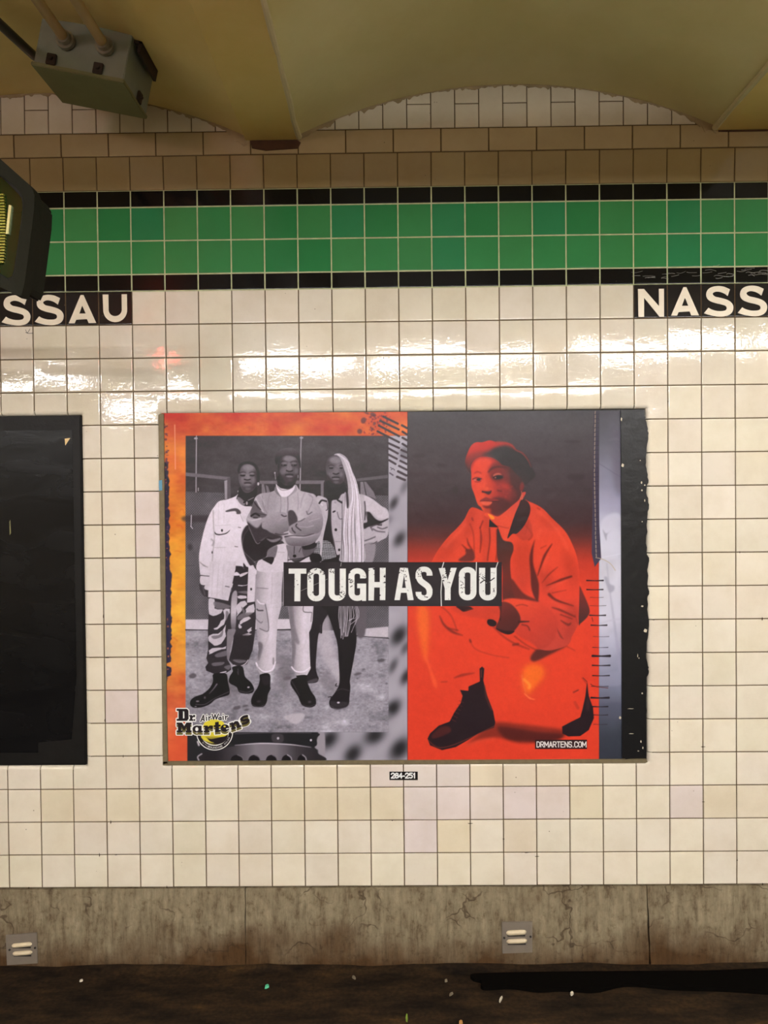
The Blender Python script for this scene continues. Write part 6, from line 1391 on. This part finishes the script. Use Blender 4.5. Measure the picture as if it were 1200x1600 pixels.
strip('web_address_lettering', wc, wb, YP-.0012, 'white letters reading DRMARTENS.COM', mask=wm)
lc = Canvas(270, 1100, 396, 1176, 4.5); lc.img[:] = (242, 236, 226); cov = paint_logo(lc)
strip('logo', lc, po, YP-.0014, 'black and yellow badge reading Dr. Martens AirWair with bouncing soles', mask=cov > .5)

# ---- left panel, painted over in black
X0, X1, ZA, ZB = OPEN[1]
bp_ = empty('advertising_panel', ((X0+X1)/2, .01, ZA), 'plain black painted wall panel cut off by the left edge', 'panel')
mb = MB(); mb.box((X0+.001, .0, ZA+.001), (X1-.0005, .02, ZB-.001)); mb.obj('board', simple('matt black paint', (.009, .0085, .008), .42, 0, .3, 25, .5, 60, .16), bp_, bevel=.003)
def gloss_sheet():
    m, nt, b, N, L = new_mat('blacked out glued paper')
    tc = N('ShaderNodeTexCoord'); mp = N('ShaderNodeMapping'); mp.inputs['Scale'].default_value = (.7, 1, 1.6); L(tc.outputs['Object'], mp.inputs['Vector'])
    n1 = N('ShaderNodeTexNoise'); n1.inputs['Scale'].default_value = 7; n1.inputs['Detail'].default_value = 6; n1.inputs['Distortion'].default_value = 1; L(mp.outputs['Vector'], n1.inputs['Vector'])
    b.inputs['Base Color'].default_value = (.0045, .0045, .005, 1); b.inputs['Specular IOR Level'].default_value = .2
    r = ramp(N, [(.3, (.18, .18, .18)), (.7, (.34, .34, .34))]); L(n1.outputs['Fac'], r.inputs['Fac']); L(r.outputs['Color'], b.inputs['Roughness'])
    bp = N('ShaderNodeBump'); bp.inputs['Strength'].default_value = .3; bp.inputs['Distance'].default_value = .004; L(n1.outputs['Fac'], bp.inputs['Height']); L(bp.outputs['Normal'], b.inputs['Normal'])
    return m
mb = MB(); x1s = WX(114, 760); mb.prism([(X0+.03, ZA+.05), (WX(60, 1180), WZ(60, 1176)), (WX(60, 1180), WZ(60, 1160)), (WX(112, 1150), WZ(112, 1155)), (x1s+.002, ZA+.3), (x1s, WZ(114, 672)), (X0+.03, WZ(60, 672))], -.0012, .002)
mb.obj('pasted_paper', gloss_sheet(), bp_, bevel=.0004)
mb = MB(); mb.prism(wp([(101.5, 685.5), (110, 684.5), (102.5, 696)]), -.0022, -.0008); s1 = mb.obj('paper_scrap', simple('cream paper', rgb(226, 196, 140), .7), None)
tag(s1, 'tiny cream triangular paper scrap near the top right of the black panel', 'scrap')
mb = MB(); mb.prism(wp([(15, 815), (16.5, 812), (17.5, 833), (15.5, 836)]), -.0018, -.0008); s2 = mb.obj('paper_scrap', simple('olive paper', rgb(110, 108, 70), .7), None)
tag(s2, 'thin olive paper sliver stuck on the left of the black panel', 'scrap')
mb = MB(); mb.prism(wp([(248.5, 751), (253.5, 750), (253.8, 766), (249, 767)]), -.0030, -.0012); s3 = mb.obj('tape_piece', simple('blue tape', rgb(84, 142, 172), .6), None)
tag(s3, 'small bright blue tape piece on the left edge of the poster panel', 'tape')

# ---- numbered sticker under the poster
c_ = wall_pt(630, 1219)
sc_ = Canvas(608.5, 1205.6, 652.7, 1218.8, 8); sc_.img[:] = (20, 14, 14); sc_.F(590, 1195, 15)
word(sc_, '284-251', 322, 197, 72, 112, 18, 30, (240, 234, 226), blur=.1)
sm = sc_.img.mean(-1) > 110
st_ = empty('number_sticker', (float(c_[0]), 0, float(c_[2])), 'small black sticker with white number 284-251 under the poster', 'sticker')
pb = strip('backing', sc_, st_, -.0016, mask=~sm); strip('numerals', sc_, pb, -.0016, 'white numerals 284-251', mask=sm)

# ---- marker scribble under the left name strip
M_ink = simple('black marker ink', (.02, .016, .016), .5)
mb = MB(); 
def stroke(mb, pts, w, Y=-.0012, t=.0006):
    q = smooth_path(pts, False, 4); P = np.array(wp(q))
    for a, b in zip(P[:-1], P[1:]):
        d = b-a; l = math.hypot(*d); n = np.array([-d[1], d[0]])/max(l, 1e-9)*w/2
        mb.prism([tuple(a+n), tuple(b+n), tuple(b-n), tuple(a-n)], Y, Y+t)
stroke(mb, [(40, 515), (43, 520), (47, 514)], .0012); stroke(mb, [(40, 519.5), (45, 521), (52, 520.5)], .0016); stroke(mb, [(42, 529), (42.5, 530)], .0012)
tag(mb.obj('marker_scribble', M_ink), 'small black marker scribble on the tile below the letters SS', 'scribble')
mb = MB(); rs = random.Random(8)
for k in range(34):
    x = rs.uniform(985, 1198); y = 428+rs.gauss(0, 4)+(4 if x < 1040 else 0)
    stroke(mb, [(x, y), (x+rs.uniform(2, 9), y+rs.uniform(-2, 1)), (x+rs.uniform(9, 18), y+rs.uniform(-3, 2))], rs.uniform(.0004, .0011), -.0006)
tag(mb.obj('scratches', simple('pale scratches', rgb(150, 146, 136), .5)), 'pale scratches across the lower black tiles above the letters NASS', 'scratches', kind='stuff')

# ================================================================ VENT PLATES IN THE FOOTING
M_galv = simple('galvanised plate', rgb(128, 118, 106), .5, .25, .18, 30, .2, 120); M_hood = simple('pale worn hood', rgb(206, 190, 160), .5, 0, .15, 60); M_dark = simple('dark slot', (.02, .016, .012), .8)
def vent(c, ridges, screws, lbl):
    P = wp(c, -.006); cx = sum(p[0] for p in P)/4; cz = min(p[1] for p in P)
    t = empty('vent_plate', (cx, -.005, cz), lbl, 'vent', 'vent plates in the concrete footing')
    mb = MB(); mb.prism(P, -.0075, -.003); mb.obj('plate', M_galv, t, bevel=.0008)
    for (xa, ya, xb, yb2, h) in ridges:
        a = np.array(wp([(xa, ya)], -.008)[0]); b = np.array(wp([(xb, yb2)], -.008)[0]); hz = h*.00209
        mb = MB(); n = 12; v = []; prof = [(-.5, 0), (-.42, .45), (-.2, .8), (0, .95), (.25, .85), (.45, .5), (.5, 0)]
        for i in range(n+1):
            t_ = i/n; e = min(1, math.sqrt(max(0, 1-(2*t_-1)**6)))
            p = a+(b-a)*t_
            for (w_, d_) in prof: v.append((p[0], -.0074-.008*d_*e, p[1]+w_*hz*(.35+.65*e)))
        m_ = len(prof); mb.add(v, [(i*m_+k, i*m_+k+1, (i+1)*m_+k+1, (i+1)*m_+k) for i in range(n) for k in range(m_-1)]+[tuple(range(m_)), tuple(n*m_+k for k in range(m_))])
        h_ = mb.obj('hood', M_hood, t, smooth=True); h_['label'] = 'pale raised louvre hood'
        mb = MB(); mb.box((a[0]+.004, -.0080, (a[1]+b[1])/2-hz*.78), (b[0]-.004, -.0076, (a[1]+b[1])/2-hz*.42)); mb.obj('slot', M_dark, t)
    for sx, sy in screws:
        p = wp([(sx, sy)], -.008)[0]; mb = MB(); mb.tube([(p[0], -.007, p[1]), (p[0], -.0095, p[1])], .0035, 12); s_ = mb.obj('screw', M_dark, t); s_['label'] = 'dark rusted screw'
vent([(9, 1461), (57.8, 1457), (59, 1505), (11, 1508)], [(18, 1478, 50, 1475, 7), (19.5, 1490.5, 50.5, 1488, 7)], [(15, 1484), (54.8, 1481)], 'square grey metal vent plate with two pale slots at the lower left corner')
vent([(783.8, 1440.4), (831.7, 1440), (831.8, 1488), (785, 1489.8)], [(791, 1458, 822.5, 1456.5, 8), (791.5, 1471.5, 823.5, 1470, 7.5)], [(788, 1465.5), (829, 1463.5)], 'square grey metal vent plate with two pale slots right of centre in the concrete')

# ================================================================ JUNCTION BOX AND CONDUITS UNDER THE LEFT ARCH
YF, YBk = -.395, -.207
A = wall_pt(50, 100, YF); D = wall_pt(193, 128, YF); B = wall_pt(98, 165, YBk); Cc = wall_pt(228, 190, YBk)
ux = Vector((D[0]-A[0], 0, D[2]-A[2])); wdt = ux.length; ux.normalize(); uz = Vector((-ux.z, 0, ux.x)); uy = Vector((0, 1, 0))
MBX = Matrix(((ux.x, uy.x, uz.x, A[0]), (ux.y, uy.y, uz.y, YF), (ux.z, uy.z, uz.z, A[2]), (0, 0, 0, 1)))
dep = YBk-YF; hgt = .150
M_box = simple('dull grey box steel', rgb(134, 140, 128), .42, .35, .25, 14, .25, 40); M_lid = simple('olive grey lid steel', rgb(124, 122, 86), .45, .3, .2, 14, .2, 40); M_latch = simple('rusted latch', rgb(48, 32, 20), .7, 0, .4, 60)
jb = empty('junction_box', tuple(MBX@Vector((wdt/2, dep/2, hgt))), 'grey steel junction box fixed under the arch at the upper left', 'box')
mb = MB(); mb.box((.002, .002, .006), (wdt-.002, dep-.002, hgt), MBX); mb.obj('body', M_box, jb, bevel=.002)
mb = MB(); mb.box((-.002, -.004, -.004), (wdt+.002, dep+.002, .007), MBX); mb.obj('cover', M_lid, jb, bevel=.002)
for lx in (.052, .182):
    mb = MB(); mb.box((lx-.014, -.007, .006), (lx+.012, .001, .036), MBX); mb.tube([MBX@Vector((lx, -.004, .022)), MBX@Vector((lx, -.013, .022))], .006, 10); mb.obj('latch', M_latch, jb, bevel=.0015)
mb = MB(); mb.box((wdt-.002, .10, .004), (wdt+.006, .125, .034), MBX); mb.tube([MBX@Vector((wdt, .112, .02)), MBX@Vector((wdt+.012, .112, .02))], .005, 10); mb.obj('latch', M_latch, jb, bevel=.0015)
mb = MB(); mb.box((wdt-.03, .02, hgt-.03), (wdt+.02, dep-.03, hgt-.018), MBX); mb.box((wdt+.012, .02, hgt-.055), (wdt+.02, dep-.03, hgt-.018), MBX); mb.obj('mounting_bracket', M_latch, jb)
M_pipe = simple('cream painted pipe', rgb(176, 152, 104), .5, 0, .15, 20, .3, 30); M_hub = simple('galvanised locknut', rgb(150, 146, 130), .35, .7, .1)
hubs = []
for hx, hy in ((102, 62), (163, 71)):
    p = wall_pt(hx, hy, YF-.01); hubs.append(p)
    mb = MB(); mb.tube([(p[0], YF-.002, p[2]), (p[0], YF-.014, p[2])], .025, 20); mb.tube([(p[0], YF-.014, p[2]), (p[0], YF-.030, p[2])], .0185, 20); mb.obj('conduit_hub', M_hub, jb, smooth=True)
for p, lb in zip(hubs, ('left one of the two cream pipes running into the grey junction box', 'right one of the two cream pipes running into the grey junction box')):
    mb = MB(); mb.tube([(p[0], YF-.02, p[2]), (p[0], YF-.9, p[2]), (p[0], -3.0, p[2]+.0)], .0135, 18)
    o = mb.obj('conduit', M_pipe, None, smooth=True); tag(o, lb, 'pipe', 'cream conduits into the junction box')
M_bpipe = simple('black pipe', (.02, .018, .016), .35, .3, .2)
p0 = wall_pt(54, 88, -.30); p1 = wall_pt(-2, 36, -.52); d_ = p1-p0
mb = MB(); mb.tube([tuple(p0), tuple(p1), tuple(p1+d_*2.0)], .0125, 16); tag(mb.obj('conduit', M_bpipe, None, smooth=True), 'black pipe entering the left side of the grey junction box', 'pipe')

# ================================================================ FLOODLIGHT AT THE LEFT EDGE
YL_ = -.95
def lp(pts): return wp(pts, YL_)
outer = [(-90, 205), (-20, 232), (0, 248), (44, 287), (51, 295), (54, 305), (53.5, 325), (46, 385), (38, 445), (33, 462), (24, 461), (0, 447), (-90, 410)]
M_cast = simple('dusty dark cast metal', rgb(24, 24, 14), .7, 0, .3, 12, .3, 80, .12); M_gask = simple('black rubber gasket', (.008, .008, .007), .6); M_lens = simple('dark green lens', rgb(14, 34, 10), .12, 0, .3, 6, 0, 60, .25)
M_rib = simple('yellow green reflector', rgb(120, 122, 34), .3, .3, .3, 30); M_silver = simple('silver rail', rgb(170, 176, 120), .3, .5, .1)
fl_ = empty('floodlight', (WX(-30, 330, YL_), YL_+.05, WZ(-30, 450, YL_)), 'dark metal floodlight with a ribbed green lens cut off by the left edge', 'light')
inn = [(-90, 232), (-20, 255), (0, 272), (26, 294), (33, 303), (35, 315), (34, 332), (27, 385), (20, 430), (14, 437), (0, 430), (-90, 390)]
mb = MB(); P_o = lp(outer); P_i = lp(inn)
# frame ring built by strips between outline and inner outline
def ring_strip(mb, O, I, y0, y1):
    n = 60
    def res(P):
        P = np.array(P+[P[0]]); s = np.r_[0, np.cumsum(np.hypot(*np.diff(P, axis=0).T))]; t = np.linspace(0, s[-1], n, endpoint=False); return np.stack([np.interp(t, s, P[:, 0]), np.interp(t, s, P[:, 1])], 1)
    a, b = res(O), res(I)
    v = [(x, y0, z) for x, z in a]+[(x, y0+.004, z) for x, z in b]+[(x, y1, z) for x, z in a]+[(x, y1, z) for x, z in b]
    f = []
    for k in range(n):
        q = (k+1) % n; f += [(k, q, n+q, n+k), (n+k, n+q, 3*n+q, 3*n+k), (k, 2*n+k, 2*n+q, q)]
    mb.add(v, f)
ring_strip(mb, P_o, P_i, YL_, YL_+.03); mb.obj('front_frame', M_cast, fl_)
bx_o = [(-90, 212), (-20, 240), (0, 256), (40, 292), (47, 304), (46, 330), (32, 440), (26, 452), (0, 440), (-90, 402)]
mb = MB(); mb.prism(lp(bx_o), YL_+.028, YL_+.10); mb.obj('housing', M_cast, fl_, bevel=.004)
mb = MB(); I2 = [(x-3.5 if x > 5 else x, y+(3 if y < 320 else -3)) for x, y in inn]; ring_strip(mb, lp(inn), lp(I2), YL_+.006, YL_+.02); mb.obj('gasket', M_gask, fl_)
mb = MB(); mb.prism(lp(I2), YL_+.014, YL_+.018); mb.obj('lens', M_lens, fl_)
mb = MB()
for k in range(24):
    y = 300+k*4.6; mb.prism(lp([(-30, y), (2+3*math.sin(k/23*math.pi), y), (2+3*math.sin(k/23*math.pi), y+2.6), (-30, y+2.6)]), YL_+.008, YL_+.0145)
mb.obj('ribs', M_rib, fl_)
mb = MB(); mb.prism(lp([(10, 317), (14, 318), (9, 363), (5, 363)]), YL_+.009, YL_+.0145); mb.obj('rail', M_silver, fl_)
mb = MB(); xm = WX(-110, 330, 0); zm = WZ(-60, 330, YL_); mb.tube([(xm, YL_+.09, zm), (xm, -.002, zm)], .016, 14); mb.tube([(xm, YL_+.09, zm), (WX(-60, 330, YL_), YL_+.09, zm)], .016, 14); mb.box((xm-.06, -.010, zm-.06), (xm+.06, -.001, zm+.06)); mb.obj('wall_arm', M_cast, fl_)

# red signal lamp hanging behind the viewer, mirrored in the glaze
sg = empty('signal_lamp', (-.62, -3.0, 2.50), 'small red signal lamp hanging behind the viewer', 'lamp')
mb = MB(); mb.box((-.84, -3.06, 2.48), (-.70, -3.0, 2.62)); mb.obj('case', M_gask, sg, bevel=.006)
mb = MB(); mb.box((-.81, -3.0, 2.52), (-.73, -2.996, 2.585)); mb.obj('red_lens', emit('lit red signal', (1, .06, .05), 18), sg)
mb = MB(); mb.tube([(-.77, -3.03, 2.61), (-.77, -3.03, 2.9)], .01, 8); mb.obj('stem', M_gask, sg)

# ================================================================ BITS ON THE FLOOR
def floor_pt(px_, py_):
    d = np.array([(px_-600)/FOC, 1, (800-py_)/FOC])@RM.T; t = (.003-CAM[2])/d[2]; p = CAM+d*t
    return p
M = {k: simple(k+' scrap', rgb(*c), .6, 0, .1) for k, c in dict(white=(214, 206, 186), turquoise=(90, 196, 150), green=(120, 150, 50), grey=(120, 110, 90), orange=(190, 140, 80)).items()}
for (a, b, w, l, rot, mt, lb) in ((782.5, 1561, .006, .022, .9, 'white', 'white paper scrap lying on the floor below the right vent plate'), (417, 1541, .010, .014, .3, 'turquoise', 'turquoise plastic bit on the floor left of centre'), (635.5, 1590, .007, .022, 1.5, 'green', 'yellow green leaf strip at the bottom edge of the floor'),
                                  (127, 1532, .006, .010, .1, 'white', 'small white speck of litter on the floor near the left corner'), (893.5, 1552, .008, .013, .5, 'white', 'cream chip lying at the edge of the black wet patch'), (553, 1527, .007, .014, -.6, 'grey', 'grey pebble near the wall foot under the poster'),
                                  (697, 1532, .007, .010, .2, 'grey', 'small grey pebble near the wall foot left of the black wet patch'), (705, 1553, .006, .016, .5, 'grey', 'thin grey chip lying between pebble and white scrap'), (720, 1597, .009, .012, .2, 'orange', 'tan crumb at the very bottom edge of the floor')):
    p = floor_pt(a, b); mb = MB(); c, s_ = math.cos(rot), math.sin(rot)
    out = [(-.5, -.35), (-.1, -.5), (.45, -.3), (.5, .2), (.1, .5), (-.4, .3)]
    q = [(p[0]+(x*l*c-y*w*s_), p[1]+(x*l*s_+y*w*c)*1.5) for x, y in out]
    n = len(q); mb.add([(x, y, .000) for x, y in q]+[(p[0]+(x-p[0])*.8, p[1]+(y-p[1])*.8, .006) for x, y in q], [tuple(range(n)), tuple(range(n, 2*n))]+[(i, (i+1) % n, n+(i+1) % n, n+i) for i in range(n)])
    tag(mb.obj('litter', M[mt], None), lb, 'litter')
# black wet patch along the foot of the wall
pts = [(736, 1526), (760, 1524), (850, 1522), (960, 1521), (1100, 1520), (1260, 1518), (1260, 1553), (1130, 1548), (1050, 1546), (980, 1541), (930, 1550), (880, 1548), (840, 1550), (800, 1545), (755, 1546), (752, 1536), (740, 1532)]
P = [floor_pt(*q) for q in smooth_path(pts)]
mb = MB(); n = len(P); mb.add([(p[0], p[1], .011) for p in P]+[(p[0], p[1], -.002) for p in P], [tuple(range(n)), tuple(range(2*n-1, n-1, -1))]+[(i, (i+1) % n, n+(i+1) % n, n+i) for i in range(n)])
tag(mb.obj('tar_patch', simple('black wet tar', (.002, .0015, .001), .9, 0, .2, 20, 0, 60, .05)), 'black wet tar patch along the foot of the wall at the right', 'patch')
